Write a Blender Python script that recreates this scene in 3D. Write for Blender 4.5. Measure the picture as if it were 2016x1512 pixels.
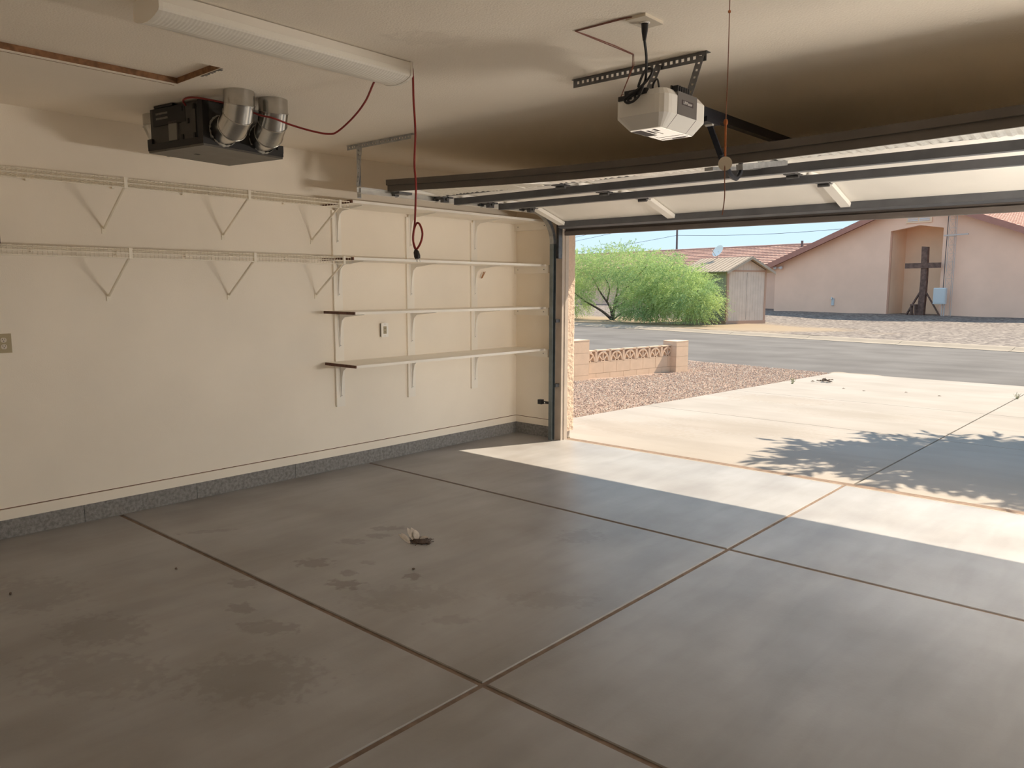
import bpy, bmesh, math, random
import numpy as np
from mathutils import Vector, Matrix, noise

random.seed(7)
rng = np.random.default_rng(11)
scene = bpy.context.scene
col = scene.collection
for o in list(bpy.data.objects):
    bpy.data.objects.remove(o)

# ------------------------------------------------------------------ camera
CAM = Vector((5.405, 0.0, 1.55))
yaw, pitch, roll, FPX = 0.723818, -0.124778, 0.002359, 1522.08
fw = Vector((-math.sin(yaw) * math.cos(pitch), math.cos(yaw) * math.cos(pitch), math.sin(pitch)))
rt = Vector((math.cos(yaw), math.sin(yaw), 0))
up = rt.cross(fw)
r2 = rt * math.cos(roll) + up * math.sin(roll)
u2 = -rt * math.sin(roll) + up * math.cos(roll)
cd = bpy.data.cameras.new('camera')
cam = bpy.data.objects.new('camera', cd)
col.objects.link(cam)
cam.matrix_world = Matrix(((r2.x, u2.x, -fw.x, CAM.x), (r2.y, u2.y, -fw.y, CAM.y), (r2.z, u2.z, -fw.z, CAM.z), (0, 0, 0, 1)))
cd.sensor_width = 36
cd.lens = FPX / 2016 * 36
cd.clip_end = 600
scene.camera = cam

# ------------------------------------------------------------------ sky, sun, exposure
SUN_EL = math.radians(50.2)
SH = Vector((0.381, 0.9245, 0)).normalized()
SDIR = Vector((SH.x * math.cos(SUN_EL), SH.y * math.cos(SUN_EL), math.sin(SUN_EL)))   # towards the sun
world = bpy.data.worlds.new('sky')
scene.world = world
world.use_nodes = True
wn, wl = world.node_tree.nodes, world.node_tree.links
wn.clear()
wout = wn.new('ShaderNodeOutputWorld')
wbg = wn.new('ShaderNodeBackground')
wtc = wn.new('ShaderNodeTexCoord')
wsep = wn.new('ShaderNodeSeparateXYZ')
wramp = wn.new('ShaderNodeValToRGB')
wl.new(wtc.outputs['Generated'], wsep.inputs[0])
wl.new(wsep.outputs['Z'], wramp.inputs[0])
wramp.color_ramp.elements[0].position = 0.0
wramp.color_ramp.elements[0].color = (0.60, 0.76, 0.86, 1)
wramp.color_ramp.elements[1].position = 1.0
wramp.color_ramp.elements[1].color = (0.50, 0.68, 0.92, 1)
e = wramp.color_ramp.elements.new(0.12)
e.color = (0.52, 0.72, 0.88, 1)
wl.new(wramp.outputs[0], wbg.inputs[0])
wbg.inputs[1].default_value = SKY_STR = 0.58
wl.new(wbg.outputs[0], wout.inputs[0])

sd = bpy.data.lights.new('sun', 'SUN')
sd.energy = 4.35
sd.color = (1.0, 0.86, 0.67)
sd.angle = math.radians(0.53)
sun = bpy.data.objects.new('sun', sd)
col.objects.link(sun)
sun.rotation_euler = SDIR.to_track_quat('Z', 'Y').to_euler()
sun.location = SDIR * 40

vs = scene.view_settings
vs.view_transform = 'Standard'
vs.look = 'None'
vs.exposure = 1.15
vs.gamma = 1.0
vs.use_curve_mapping = False
scene.cycles.max_bounces = 14
scene.cycles.diffuse_bounces = 10
scene.cycles.glossy_bounces = 4
scene.cycles.sample_clamp_indirect = 6.0


# ------------------------------------------------------------------ helpers
def lin(c):
    c = c / 255.0
    return c / 12.92 if c <= 0.04045 else ((c + 0.055) / 1.055) ** 2.4


def rgb(r, g, b):
    return (lin(r), lin(g), lin(b), 1)


MATS = {}


def mat(name, base, rough=0.6, metal=0.0, var=0.0, scale=5.0, bump=0.0, bscale=40.0, spec=0.4, base2=None, trans=0.0, detail=5.0):
    """procedural material: two tones mixed by noise, fine noise relief"""
    m = bpy.data.materials.new(name)
    m.use_nodes = True
    nt = m.node_tree
    n, l = nt.nodes, nt.links
    b = n['Principled BSDF']
    b.inputs['Roughness'].default_value = rough
    b.inputs['Metallic'].default_value = metal
    b.inputs['Specular IOR Level'].default_value = spec
    geo = n.new('ShaderNodeNewGeometry')
    if base2 is None:
        base2 = tuple(min(1, c * (1 - var)) for c in base[:3]) + (1,)
    nz = n.new('ShaderNodeTexNoise')
    nz.inputs['Scale'].default_value = scale
    nz.inputs['Detail'].default_value = detail
    l.new(geo.outputs['Position'], nz.inputs['Vector'])
    rp = n.new('ShaderNodeValToRGB')
    rp.color_ramp.elements[0].position = 0.35
    rp.color_ramp.elements[1].position = 0.65
    rp.color_ramp.elements[0].color = base2
    rp.color_ramp.elements[1].color = base
    l.new(nz.outputs[0], rp.inputs[0])
    l.new(rp.outputs[0], b.inputs['Base Color'])
    if bump > 0:
        bn = n.new('ShaderNodeTexNoise')
        bn.inputs['Scale'].default_value = bscale
        bn.inputs['Detail'].default_value = 3
        l.new(geo.outputs['Position'], bn.inputs['Vector'])
        bp = n.new('ShaderNodeBump')
        bp.inputs['Strength'].default_value = bump
        bp.inputs['Distance'].default_value = 0.01
        l.new(bn.outputs[0], bp.inputs['Height'])
        l.new(bp.outputs[0], b.inputs['Normal'])
    if trans > 0:
        tr = n.new('ShaderNodeBsdfTranslucent')
        l.new(rp.outputs[0], tr.inputs[0])
        mx = n.new('ShaderNodeMixShader')
        mx.inputs[0].default_value = trans
        l.new(b.outputs[0], mx.inputs[1])
        l.new(tr.outputs[0], mx.inputs[2])
        l.new(mx.outputs[0], n['Material Output'].inputs[0])
    MATS[name] = m
    return m


def add_stains(m, stains, strength=0.5, tint=(0.35, 0.28, 0.22)):
    """stains with a shape of their own: (x, y, rx, ry, angle, amount)"""
    nt = m.node_tree
    n, l = nt.nodes, nt.links
    b = n['Principled BSDF']
    src = b.inputs['Base Color'].links[0].from_socket
    geo = n.new('ShaderNodeNewGeometry')
    wob = n.new('ShaderNodeTexNoise')
    wob.inputs['Scale'].default_value = 20
    wob.inputs['Detail'].default_value = 4
    l.new(geo.outputs['Position'], wob.inputs['Vector'])
    total = None
    for (x, y, rx, ry, a, amt) in stains:
        mp = n.new('ShaderNodeMapping')
        mp.vector_type = 'TEXTURE'
        mp.inputs['Location'].default_value = (x, y, 0)
        mp.inputs['Rotation'].default_value = (0, 0, a)
        mp.inputs['Scale'].default_value = (rx, ry, 1000)
        l.new(geo.outputs['Position'], mp.inputs[0])
        ln = n.new('ShaderNodeVectorMath')
        ln.operation = 'LENGTH'
        l.new(mp.outputs[0], ln.inputs[0])
        ad = n.new('ShaderNodeMath')
        ad.operation = 'MULTIPLY_ADD'
        ad.inputs[1].default_value = 2.4
        l.new(wob.outputs[0], ad.inputs[0])
        l.new(ln.outputs['Value'], ad.inputs[2])
        mr = n.new('ShaderNodeMapRange')
        mr.inputs['From Min'].default_value = 1.85
        mr.inputs['From Max'].default_value = 2.25
        mr.inputs['To Min'].default_value = amt
        mr.inputs['To Max'].default_value = 0
        l.new(ad.outputs[0], mr.inputs[0])
        if total is None:
            total = mr.outputs[0]
        else:
            mxm = n.new('ShaderNodeMath')
            mxm.operation = 'MAXIMUM'
            l.new(total, mxm.inputs[0])
            l.new(mr.outputs[0], mxm.inputs[1])
            total = mxm.outputs[0]
    mx = n.new('ShaderNodeMix')
    mx.data_type = 'RGBA'
    mx.blend_type = 'MULTIPLY'
    mx.inputs[7].default_value = tint + (1,)
    sc = n.new('ShaderNodeMath')
    sc.operation = 'MULTIPLY'
    sc.inputs[1].default_value = strength
    l.new(total, sc.inputs[0])
    l.new(sc.outputs[0], mx.inputs[0])
    l.new(src, mx.inputs[6])
    l.new(mx.outputs[2], b.inputs['Base Color'])


def world_loc(o):
    v = Vector((0, 0, 0))
    while o is not None:
        v = v + o.location
        o = o.parent
    return v


class MB:
    """collects geometry in world coordinates (or local ones passed through T) and links it as one mesh object"""

    def __init__(self, T=None):
        self.v, self.f, self.T = [], [], T

    def add(self, vs_, fs):
        k = len(self.v)
        if self.T:
            vs_ = [self.T(*q) for q in vs_]
        self.v += [tuple(q) for q in vs_]
        self.f += [tuple(i + k for i in f) for f in fs]
        return self

    def box(self, x0, x1, y0, y1, z0, z1):
        return self.add([(x0, y0, z0), (x1, y0, z0), (x1, y1, z0), (x0, y1, z0), (x0, y0, z1), (x1, y0, z1), (x1, y1, z1), (x0, y1, z1)],
                        [(0, 3, 2, 1), (4, 5, 6, 7), (0, 1, 5, 4), (1, 2, 6, 5), (2, 3, 7, 6), (3, 0, 4, 7)])

    def bbox(self, x0, x1, y0, y1, z0, z1, b):
        """box with chamfered top edges"""
        return self.add([(x0, y0, z0), (x1, y0, z0), (x1, y1, z0), (x0, y1, z0),
                         (x0, y0, z1 - b), (x1, y0, z1 - b), (x1, y1, z1 - b), (x0, y1, z1 - b),
                         (x0 + b, y0 + b, z1), (x1 - b, y0 + b, z1), (x1 - b, y1 - b, z1), (x0 + b, y1 - b, z1)],
                        [(0, 3, 2, 1), (0, 1, 5, 4), (1, 2, 6, 5), (2, 3, 7, 6), (3, 0, 4, 7),
                         (4, 5, 9, 8), (5, 6, 10, 9), (6, 7, 11, 10), (7, 4, 8, 11), (8, 9, 10, 11)])

    def bar(self, a, b, w, h, upv=(0, 0, 1)):
        """rectangular bar from a to b"""
        a, b = Vector(a), Vector(b)
        d = (b - a).normalized()
        s = d.cross(Vector(upv))
        if s.length < 1e-5:
            s = d.cross(Vector((1, 0, 0)))
        s.normalize()
        t = s.cross(d).normalized()
        q = []
        for c in (a, b):
            for (i, j) in ((-1, -1), (1, -1), (1, 1), (-1, 1)):
                q.append(c + s * (i * w / 2) + t * (j * h / 2))
        return self.add(q, [(0, 1, 2, 3), (7, 6, 5, 4), (0, 4, 5, 1), (1, 5, 6, 2), (2, 6, 7, 3), (3, 7, 4, 0)])

    def prism(self, poly, axis, a, b):
        """poly: 2D outline, extruded along axis ('x': poly=(y,z), 'y': (x,z), 'z': (x,y)) from a to b"""
        n = len(poly)
        def P(q, t):
            return {'x': (t, q[0], q[1]), 'y': (q[0], t, q[1]), 'z': (q[0], q[1], t)}[axis]
        return self.add([P(q, a) for q in poly] + [P(q, b) for q in poly],
                        [tuple(range(n))[::-1], tuple(range(n, 2 * n))] + [(i, (i + 1) % n, n + (i + 1) % n, n + i) for i in range(n)])

    def tube(self, pts, r, seg=8, cap=True):
        pts = [Vector(q) for q in pts]
        rs = r if isinstance(r, (list, tuple)) else [r] * len(pts)
        ref = None
        q, f = [], []
        for i, c in enumerate(pts):
            d = (pts[min(i + 1, len(pts) - 1)] - pts[max(i - 1, 0)]).normalized()
            if ref is None:
                ref = d.cross(Vector((0.31, 0.77, 0.55)))
                if ref.length < .1:
                    ref = d.cross(Vector((1, 0, 0)))
            ref = (ref - d * ref.dot(d)).normalized()
            s = d.cross(ref)
            for k in range(seg):
                a = 2 * math.pi * k / seg
                q.append(c + (ref * math.cos(a) + s * math.sin(a)) * rs[i])
        for i in range(len(pts) - 1):
            for k in range(seg):
                f.append((i * seg + k, i * seg + (k + 1) % seg, (i + 1) * seg + (k + 1) % seg, (i + 1) * seg + k))
        if cap:
            f.append(tuple(range(seg))[::-1])
            f.append(tuple((len(pts) - 1) * seg + k for k in range(seg)))
        return self.add(q, f)

    def disc(self, c, axis, r, h, seg=16):
        c, axis = Vector(c), Vector(axis).normalized()
        return self.tube([c - axis * h / 2, c + axis * h / 2], r, seg)

    def ball(self, c, rx, ry=None, rz=None, nu=10, nv=6, jit=0.0):
        ry = rx if ry is None else ry
        rz = rx if rz is None else rz
        q = []
        for j in range(nv + 1):
            t = math.pi * j / nv
            for i in range(nu):
                a = 2 * math.pi * i / nu
                k = 1 + random.uniform(-jit, jit)
                q.append((c[0] + rx * k * math.sin(t) * math.cos(a), c[1] + ry * k * math.sin(t) * math.sin(a), c[2] + rz * k * math.cos(t)))
        f = [(j * nu + i, j * nu + (i + 1) % nu, (j + 1) * nu + (i + 1) % nu, (j + 1) * nu + i) for j in range(nv) for i in range(nu)]
        return self.add(q, f)

    def grid(self, fn, nu, nv):
        q = [fn(i / nu, j / nv) for j in range(nv + 1) for i in range(nu + 1)]
        f = [(j * (nu + 1) + i, j * (nu + 1) + i + 1, (j + 1) * (nu + 1) + i + 1, (j + 1) * (nu + 1) + i) for j in range(nv) for i in range(nu)]
        return self.add(q, f)

    def build(self, name, m, parent=None, smooth=False, origin=None):
        off = world_loc(parent) if parent is not None else Vector(origin or (0, 0, 0))
        me = bpy.data.meshes.new(name)
        me.from_pydata([(q[0] - off.x, q[1] - off.y, q[2] - off.z) for q in self.v], [], self.f)
        bm = bmesh.new()
        bm.from_mesh(me)
        bmesh.ops.recalc_face_normals(bm, faces=bm.faces)
        bm.to_mesh(me)
        bm.free()
        if smooth:
            for p_ in me.polygons:
                p_.use_smooth = True
        me.materials.append(MATS[m] if isinstance(m, str) else m)
        o = bpy.data.objects.new(name, me)
        col.objects.link(o)
        if parent is not None:
            o.parent = parent
        else:
            o.location = off
        return o


def tag(o, label=None, cat=None, group=None, kind=None):
    if label:
        o['label'] = label
    if cat:
        o['category'] = cat
    if group:
        o['group'] = group
    if kind:
        o['kind'] = kind
    return o


def empty(name, loc, label=None, cat=None, group=None, kind=None):
    o = bpy.data.objects.new(name, None)
    o.empty_display_size = 0.1
    col.objects.link(o)
    o.location = loc
    return tag(o, label, cat, group, kind)


def link_copy(o, parent, loc):
    c = o.copy()
    col.objects.link(c)
    c.parent = parent
    c.location = loc
    return c


def smooth_path(pts, n=6):
    """Catmull-Rom through pts"""
    P = [Vector(q) for q in pts]
    P = [P[0] * 2 - P[1]] + P + [P[-1] * 2 - P[-2]]
    out = []
    for i in range(1, len(P) - 2):
        for k in range(n):
            t = k / n
            a, b, c, d = P[i - 1], P[i], P[i + 1], P[i + 2]
            out.append(0.5 * ((2 * b) + (c - a) * t + (2 * a - 5 * b + 4 * c - d) * t * t + (3 * b - a - 3 * c + d) * t ** 3))
    out.append(P[-2])
    return out


UC, US = 0.981, 0.194          # the street runs turned from the garage by eleven degrees


def UV(u, v, z):
    return Vector((UC * u + US * v, -US * u + UC * v, z))


def toUV(x, y):
    return UC * x - US * y, US * x + UC * y


# ------------------------------------------------------------------ materials
mat('wall_paint', (0.94, 0.87, 0.765, 1), 0.7, var=0.06, scale=1.3, bump=0.10, bscale=160)
mat('ceiling_paint', (0.94, 0.865, 0.755, 1), 0.8, var=0.05, scale=1.0, bump=0.2, bscale=110)
mat('white_paint', (0.93, 0.91, 0.87, 1), 0.5, var=0.05, scale=3)
mat('shelf_paint', (0.94, 0.895, 0.815, 1), 0.45, var=0.06, scale=3)
mat('raw_edge', (0.17, 0.075, 0.05, 1), 0.7, var=0.4, scale=40)
mat('curb_concrete', (0.31, 0.305, 0.30, 1), 0.9, base2=(0.195, 0.19, 0.187, 1), scale=45, bump=0.5, bscale=90, detail=9)
mat('gap', (0.16, 0.075, 0.05, 1), 0.9)
mat('slab_concrete', (0.345, 0.34, 0.34, 1), 0.40, base2=(0.275, 0.26, 0.25, 1), scale=1.6, bump=0.04, bscale=60, spec=0.5, detail=8)
mat('joint_dirt', (0.225, 0.16, 0.12, 1), 0.95, var=0.3, scale=20)
mat('joint_dark', (0.10, 0.08, 0.065, 1), 0.95, var=0.3, scale=20)
mat('drive_concrete', (0.33, 0.297, 0.265, 1), 0.85, base2=(0.29, 0.26, 0.228, 1), scale=0.9, bump=0.1, bscale=50, detail=8)
mat('drive_apron', (0.35, 0.30, 0.245, 1), 0.85, var=0.12, scale=5)
mat('stucco', (0.66, 0.50, 0.385, 1), 0.95, var=0.08, scale=30, bump=0.6, bscale=60)
mat('jamb_wood', (0.52, 0.44, 0.37, 1), 0.6, var=0.12, scale=8)
mat('header_wood', (0.17, 0.145, 0.13, 1), 0.6, var=0.1, scale=8)
mat('galv', (0.46, 0.47, 0.48, 1), 0.38, metal=0.85, var=0.25, scale=30, bump=0.05)
mat('galv_dark', (0.16, 0.16, 0.165, 1), 0.45, metal=0.75, var=0.25, scale=25)
mat('galv_bright', (0.85, 0.84, 0.80, 1), 0.35, metal=0.45, var=0.15, scale=12)
mat('track_blue', (0.20, 0.23, 0.24, 1), 0.4, metal=0.7, var=0.2, scale=15)
mat('black_plastic', (0.018, 0.018, 0.02, 1), 0.45)
mat('black_steel', (0.02, 0.022, 0.03, 1), 0.4, metal=0.3)
mat('door_white', (0.93, 0.90, 0.84, 1), 0.55, var=0.05, scale=2.5)
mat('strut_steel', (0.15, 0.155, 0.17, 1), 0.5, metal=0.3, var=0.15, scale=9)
mat('strut_brown', (0.145, 0.125, 0.11, 1), 0.55, metal=0.2, var=0.12, scale=6)
mat('foil', (0.86, 0.85, 0.80, 1), 0.3, metal=0.55, var=0.1, scale=25, bump=0.3, bscale=60)
mat('rubber', (0.05, 0.05, 0.055, 1), 0.8)
mat('opener_grey', (0.76, 0.745, 0.71, 1), 0.42, var=0.04, scale=6)
mat('opener_dark', (0.13, 0.12, 0.115, 1), 0.5)
ol = mat('opener_lens', (0.84, 0.80, 0.73, 1), 0.35)
ol.node_tree.nodes['Principled BSDF'].inputs['Emission Color'].default_value = (1.0, 0.88, 0.74, 1)
ol.node_tree.nodes['Principled BSDF'].inputs['Emission Strength'].default_value = 0.26
mat('print_dark', (0.05, 0.04, 0.04, 1), 0.6)
mat('print_light', (0.80, 0.80, 0.78, 1), 0.6)
mat('hrv_grey', (0.060, 0.056, 0.050, 1), 0.55, var=0.2, scale=14)
mat('hrv_black', (0.022, 0.02, 0.02, 1), 0.6)
mat('hrv_base', (0.105, 0.095, 0.08, 1), 0.4, var=0.25, scale=11)
mat('hrv_label', (0.20, 0.19, 0.17, 1), 0.5)
mat('duct_tin', (0.55, 0.54, 0.51, 1), 0.22, metal=1.0, var=0.12, scale=18, bump=0.04, bscale=25)
mat('lens_plastic', (0.86, 0.83, 0.76, 1), 0.35, var=0.03, scale=300)
lit = mat('fill_lens', (0.86, 0.83, 0.76, 1), 0.35, var=0.03, scale=300)
lit.node_tree.nodes['Principled BSDF'].inputs['Emission Color'].default_value = (1.0, 0.92, 0.82, 1)
lit.node_tree.nodes['Principled BSDF'].inputs['Emission Strength'].default_value = 66.0  # glow of the added fill light, brightens the walls
mat('fixture_metal', (0.80, 0.76, 0.69, 1), 0.4)
mat('red_cord', (0.25, 0.022, 0.018, 1), 0.45)
mat('red_wire', (0.22, 0.085, 0.06, 1), 0.6)
mat('orange_rope', (0.42, 0.13, 0.035, 1), 0.8, var=0.3, scale=90)
mat('brown_rope', (0.24, 0.10, 0.06, 1), 0.8)
mat('almond', (0.40, 0.33, 0.20, 1), 0.4)
mat('ivory', (0.66, 0.60, 0.50, 1), 0.4)
mat('outlet_tan', (0.42, 0.36, 0.24, 1), 0.45)
mat('wire_white', (0.90, 0.84, 0.72, 1), 0.4)
mat('bare_wood', (0.30, 0.155, 0.075, 1), 0.8, var=0.45, scale=30)
mat('pin_wood', (0.40, 0.20, 0.09, 1), 0.8)
mat('feather', (0.74, 0.69, 0.64, 1), 0.8, var=0.15, scale=60)
mat('straw', (0.12, 0.085, 0.07, 1), 0.9, var=0.4, scale=80)
mat('block', (0.64, 0.47, 0.34, 1), 0.9, var=0.08, scale=6, bump=0.3, bscale=120)
mat('mortar', (0.42, 0.31, 0.23, 1), 0.95)
mat('gravel_base', (0.34, 0.245, 0.19, 1), 0.95, base2=(0.25, 0.175, 0.14, 1), scale=55, bump=0.8, bscale=45, detail=8)
mat('asphalt', (0.14, 0.13, 0.123, 1), 0.95, base2=(0.11, 0.10, 0.094, 1), scale=0.8, bump=0.2, bscale=60, detail=10)
mat('curb_tan', (0.29, 0.245, 0.195, 1), 0.9, var=0.1, scale=3)
mat('church_stucco', (0.92, 0.60, 0.445, 1), 0.95, var=0.07, scale=0.8, bump=0.2, bscale=12)
mat('church_cream', (0.92, 0.66, 0.47, 1), 0.95, var=0.08, scale=0.9)
mat('fascia', (0.42, 0.20, 0.155, 1), 0.8, var=0.1, scale=4)
mat('tile_red', (0.50, 0.31, 0.245, 1), 0.8, base2=(0.43, 0.25, 0.195, 1), scale=2.5, detail=6)
mat('tile_edge', (0.74, 0.60, 0.52, 1), 0.8)
mat('cross_wood', (0.19, 0.11, 0.085, 1), 0.8, var=0.45, scale=7)
mat('tower_metal', (0.52, 0.44, 0.40, 1), 0.6)
mat('box_grey', (0.55, 0.57, 0.58, 1), 0.5)
mat('vent_white', (0.70, 0.66, 0.66, 1), 0.6)
mat('shed_wall', (0.66, 0.53, 0.44, 1), 0.85, var=0.1, scale=3)
mat('shed_side', (0.36, 0.36, 0.28, 1), 0.85, var=0.1, scale=3)
mat('shed_trim', (0.46, 0.29, 0.21, 1), 0.8)
mat('shed_roof', (0.42, 0.335, 0.26, 1), 0.8, var=0.12, scale=5)
mat('dish_grey', (0.82, 0.81, 0.80, 1), 0.5)
mat('pole_wood', (0.13, 0.10, 0.10, 1), 0.9)
mat('wire_black', (0.06, 0.06, 0.07, 1), 0.8)
mat('bark', (0.075, 0.055, 0.045, 1), 0.95, var=0.4, scale=8)
mat('leaf_green', (0.50, 0.61, 0.23, 1), 0.7, base2=(0.28, 0.42, 0.19, 1), scale=1.2, trans=0.42)
mat('leaf_dark', (0.12, 0.20, 0.05, 1), 0.7, var=0.3, scale=3, trans=0.3)
mat('weed', (0.30, 0.30, 0.16, 1), 0.8)
mat('dry_leaf', (0.17, 0.12, 0.09, 1), 0.9, var=0.3, scale=30)


def stone_mat(name, cols, scale):
    m = mat(name, cols[0], 0.9, bump=0.0)
    n, l = m.node_tree.nodes, m.node_tree.links
    b = n['Principled BSDF']
    geo = n.new('ShaderNodeNewGeometry')
    vo = n.new('ShaderNodeTexVoronoi')
    vo.inputs['Scale'].default_value = scale
    l.new(geo.outputs['Position'], vo.inputs['Vector'])
    sp = n.new('ShaderNodeSeparateColor')
    l.new(vo.outputs['Color'], sp.inputs[0])
    rp = n.new('ShaderNodeValToRGB')
    rp.color_ramp.interpolation = 'CONSTANT'
    while len(rp.color_ramp.elements) < len(cols):
        rp.color_ramp.elements.new(0.5)
    for i, c in enumerate(cols):
        rp.color_ramp.elements[i].position = i / len(cols)
        rp.color_ramp.elements[i].color = c
    l.new(sp.outputs[0], rp.inputs[0])
    l.new(rp.outputs[0], b.inputs['Base Color'])
    return m, rp, vo


stone_mat('pebbles', [(0.45, 0.335, 0.265, 1), (0.36, 0.25, 0.20, 1), (0.53, 0.42, 0.33, 1), (0.31, 0.225, 0.185, 1), (0.44, 0.32, 0.26, 1), (0.60, 0.52, 0.43, 1)], 30)
m, rp, vo = stone_mat('lot_gravel', [(0.165, 0.137, 0.12, 1), (0.11, 0.088, 0.078, 1), (0.21, 0.178, 0.152, 1), (0.14, 0.114, 0.10, 1), (0.085, 0.069, 0.06, 1), (0.25, 0.213, 0.18, 1)], 9)
# dirt patches on the lot, shapes of their own
n, l = m.node_tree.nodes, m.node_tree.links
b = n['Principled BSDF']
geo = n.new('ShaderNodeNewGeometry')
dn = n.new('ShaderNodeTexNoise')
dn.inputs['Scale'].default_value = 0.35
dn.inputs['Detail'].default_value = 8
l.new(geo.outputs['Position'], dn.inputs['Vector'])
mp = n.new('ShaderNodeMapping')
mp.vector_type = 'TEXTURE'
_c = UV(-22, 27.5, 0)
mp.inputs['Location'].default_value = (_c.x, _c.y, 0)
mp.inputs['Rotation'].default_value = (0, 0, -0.19)
mp.inputs['Scale'].default_value = (12.5, 4.6, 100)
l.new(geo.outputs['Position'], mp.inputs[0])
ln = n.new('ShaderNodeVectorMath')
ln.operation = 'LENGTH'
l.new(mp.outputs[0], ln.inputs[0])
ad = n.new('ShaderNodeMath')
ad.operation = 'MULTIPLY_ADD'
ad.inputs[1].default_value = 0.8
l.new(dn.outputs[0], ad.inputs[0])
l.new(ln.outputs['Value'], ad.inputs[2])
mr = n.new('ShaderNodeMapRange')
mr.inputs['From Min'].default_value = 1.2
mr.inputs['From Max'].default_value = 1.5
mr.inputs['To Min'].default_value = 1
mr.inputs['To Max'].default_value = 0
l.new(ad.outputs[0], mr.inputs[0])
mx = n.new('ShaderNodeMix')
mx.data_type = 'RGBA'
l.new(mr.outputs[0], mx.inputs[0])
l.new(rp.outputs[0], mx.inputs[6])
mx.inputs[7].default_value = (0.26, 0.195, 0.128, 1)
l.new(mx.outputs[2], b.inputs['Base Color'])

# stains and repairs with their own outlines
add_stains(MATS['slab_concrete'], [
    (1.78, 2.42, .11, .08, .5, .75), (1.60, 3.10, .12, .06, .9, .7), (1.64, 2.78, .10, .06, .8, .55), (1.67, 2.96, .08, .05, .8, .6),
    (2.17, 2.34, .10, .07, .4, .9), (2.35, 2.65, .055, .05, 0, 1.0), (2.62, 3.81, .14, .15, 0, .35), (1.77, 1.99, .10, .07, .5, .7),
    (2.34, 1.79, .16, .08, .6, .6), (2.05, 1.82, .09, .06, .3, .7), (0.80, 2.30, .20, .035, 1.0, .5), (1.79, 1.27, .25, .16, .4, .45),
    (2.05, 2.45, .06, .04, .4, .7), (2.0, 2.62, .05, .035, .4, .5), (2.7, 1.5, .3, .2, .6, .45), (2.55, 2.45, .30, .16, .8, .3),
    (3.1, 2.9, .25, .10, .7, .3), (2.2, 1.1, .35, .18, .5, .4), (2.9, 2.4, .12, .05, .8, .4), (1.1, 1.2, .3, .2, .3, .35)], 0.65, (0.42, 0.36, 0.33))


def add_streaks(m, sx, sy, rot, amount, tint):
    """long soft trowel or tyre streaks in the colour"""
    n, l = m.node_tree.nodes, m.node_tree.links
    b = n['Principled BSDF']
    src = b.inputs['Base Color'].links[0].from_socket
    geo = n.new('ShaderNodeNewGeometry')
    mp = n.new('ShaderNodeMapping')
    mp.inputs['Rotation'].default_value = (0, 0, rot)
    mp.inputs['Scale'].default_value = (sx, sy, 1)
    nz = n.new('ShaderNodeTexNoise')
    nz.inputs['Scale'].default_value = 1.0
    nz.inputs['Detail'].default_value = 7
    nz.inputs['Distortion'].default_value = 0.6
    l.new(geo.outputs['Position'], mp.inputs[0])
    l.new(mp.outputs[0], nz.inputs['Vector'])
    mr = n.new('ShaderNodeMapRange')
    mr.inputs['From Min'].default_value = 0.42
    mr.inputs['From Max'].default_value = 0.68
    mr.inputs['To Max'].default_value = amount
    l.new(nz.outputs[0], mr.inputs[0])
    mx = n.new('ShaderNodeMix')
    mx.data_type = 'RGBA'
    mx.blend_type = 'MULTIPLY'
    mx.inputs[7].default_value = tint + (1,)
    l.new(mr.outputs[0], mx.inputs[0])
    l.new(src, mx.inputs[6])
    l.new(mx.outputs[2], b.inputs['Base Color'])


add_streaks(MATS['slab_concrete'], 2.2, 0.7, 0.5, 0.55, (0.72, 0.71, 0.72))
add_streaks(MATS['slab_concrete'], 9.0, 1.6, -0.9, 0.4, (0.80, 0.78, 0.76))
add_streaks(MATS['drive_concrete'], 0.6, 2.2, 0.05, 0.5, (0.80, 0.78, 0.76))
add_streaks(MATS['asphalt'], 0.12, 1.3, -0.19, 0.7, (0.72, 0.71, 0.72))
add_stains(MATS['ceiling_paint'], [(2.80, 2.40, .20, .11, .8, .45)], 0.5, (0.72, 0.70, 0.68))
add_stains(MATS['drive_concrete'], [(0.9, 11.0, .8, .5, .2, .5), (1.6, 8.3, 1.1, .5, .2, .35), (2.2, 10.3, 1.0, .4, .3, .3), (0.6, 7.4, .9, .4, .1, .35), (5.2, 9.5, 1.2, .4, .1, .3)], 0.7, (0.80, 0.72, 0.62))

# ------------------------------------------------------------------ room shell
XR, YB, YD, H = 6.21, -0.45, 6.18, 2.62
Y1, Y2, XC = 2.074, 4.195, 3.421
HC, HR = 0.117, 0.189

# floor: six slabs over a dirt-filled bed, plus the sloping lip under the door
floor = empty('floor', (0, 0, 0), 'bare concrete garage floor cut into square slabs by brown joints', kind='structure')
MB().box(-0.1, XR, YB, 6.33, -0.25, -0.006).build('joint_bed', 'joint_dirt', floor)
g = 0.0125
for (xa, xb) in ((0.0, XC), (XC, XR)):
    for (ya, yb) in ((YB, Y1), (Y1, Y2), (Y2, 6.205)):
        MB().bbox(xa + (g if xa else 0), xb - (g if xb < XR else 0), ya + g, yb - (g if yb < 6 else 0), -0.05, 0.0, 0.004).build('slab', 'slab_concrete', floor)
    MB().add([(xa + (g if xa else 0), 6.205, 0), (xb - (g if xb < XR else 0), 6.205, 0), (xb - (g if xb < XR else 0), 6.34, -0.02), (xa + (g if xa else 0), 6.34, -0.02),
              (xa, 6.205, -.06), (xb, 6.205, -.06), (xb, 6.34, -.06), (xa, 6.34, -.06)],
             [(0, 1, 2, 3), (4, 7, 6, 5), (0, 4, 5, 1), (1, 5, 6, 2), (2, 6, 7, 3), (3, 7, 4, 0)]).build('door_lip', 'drive_apron', floor)

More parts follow.
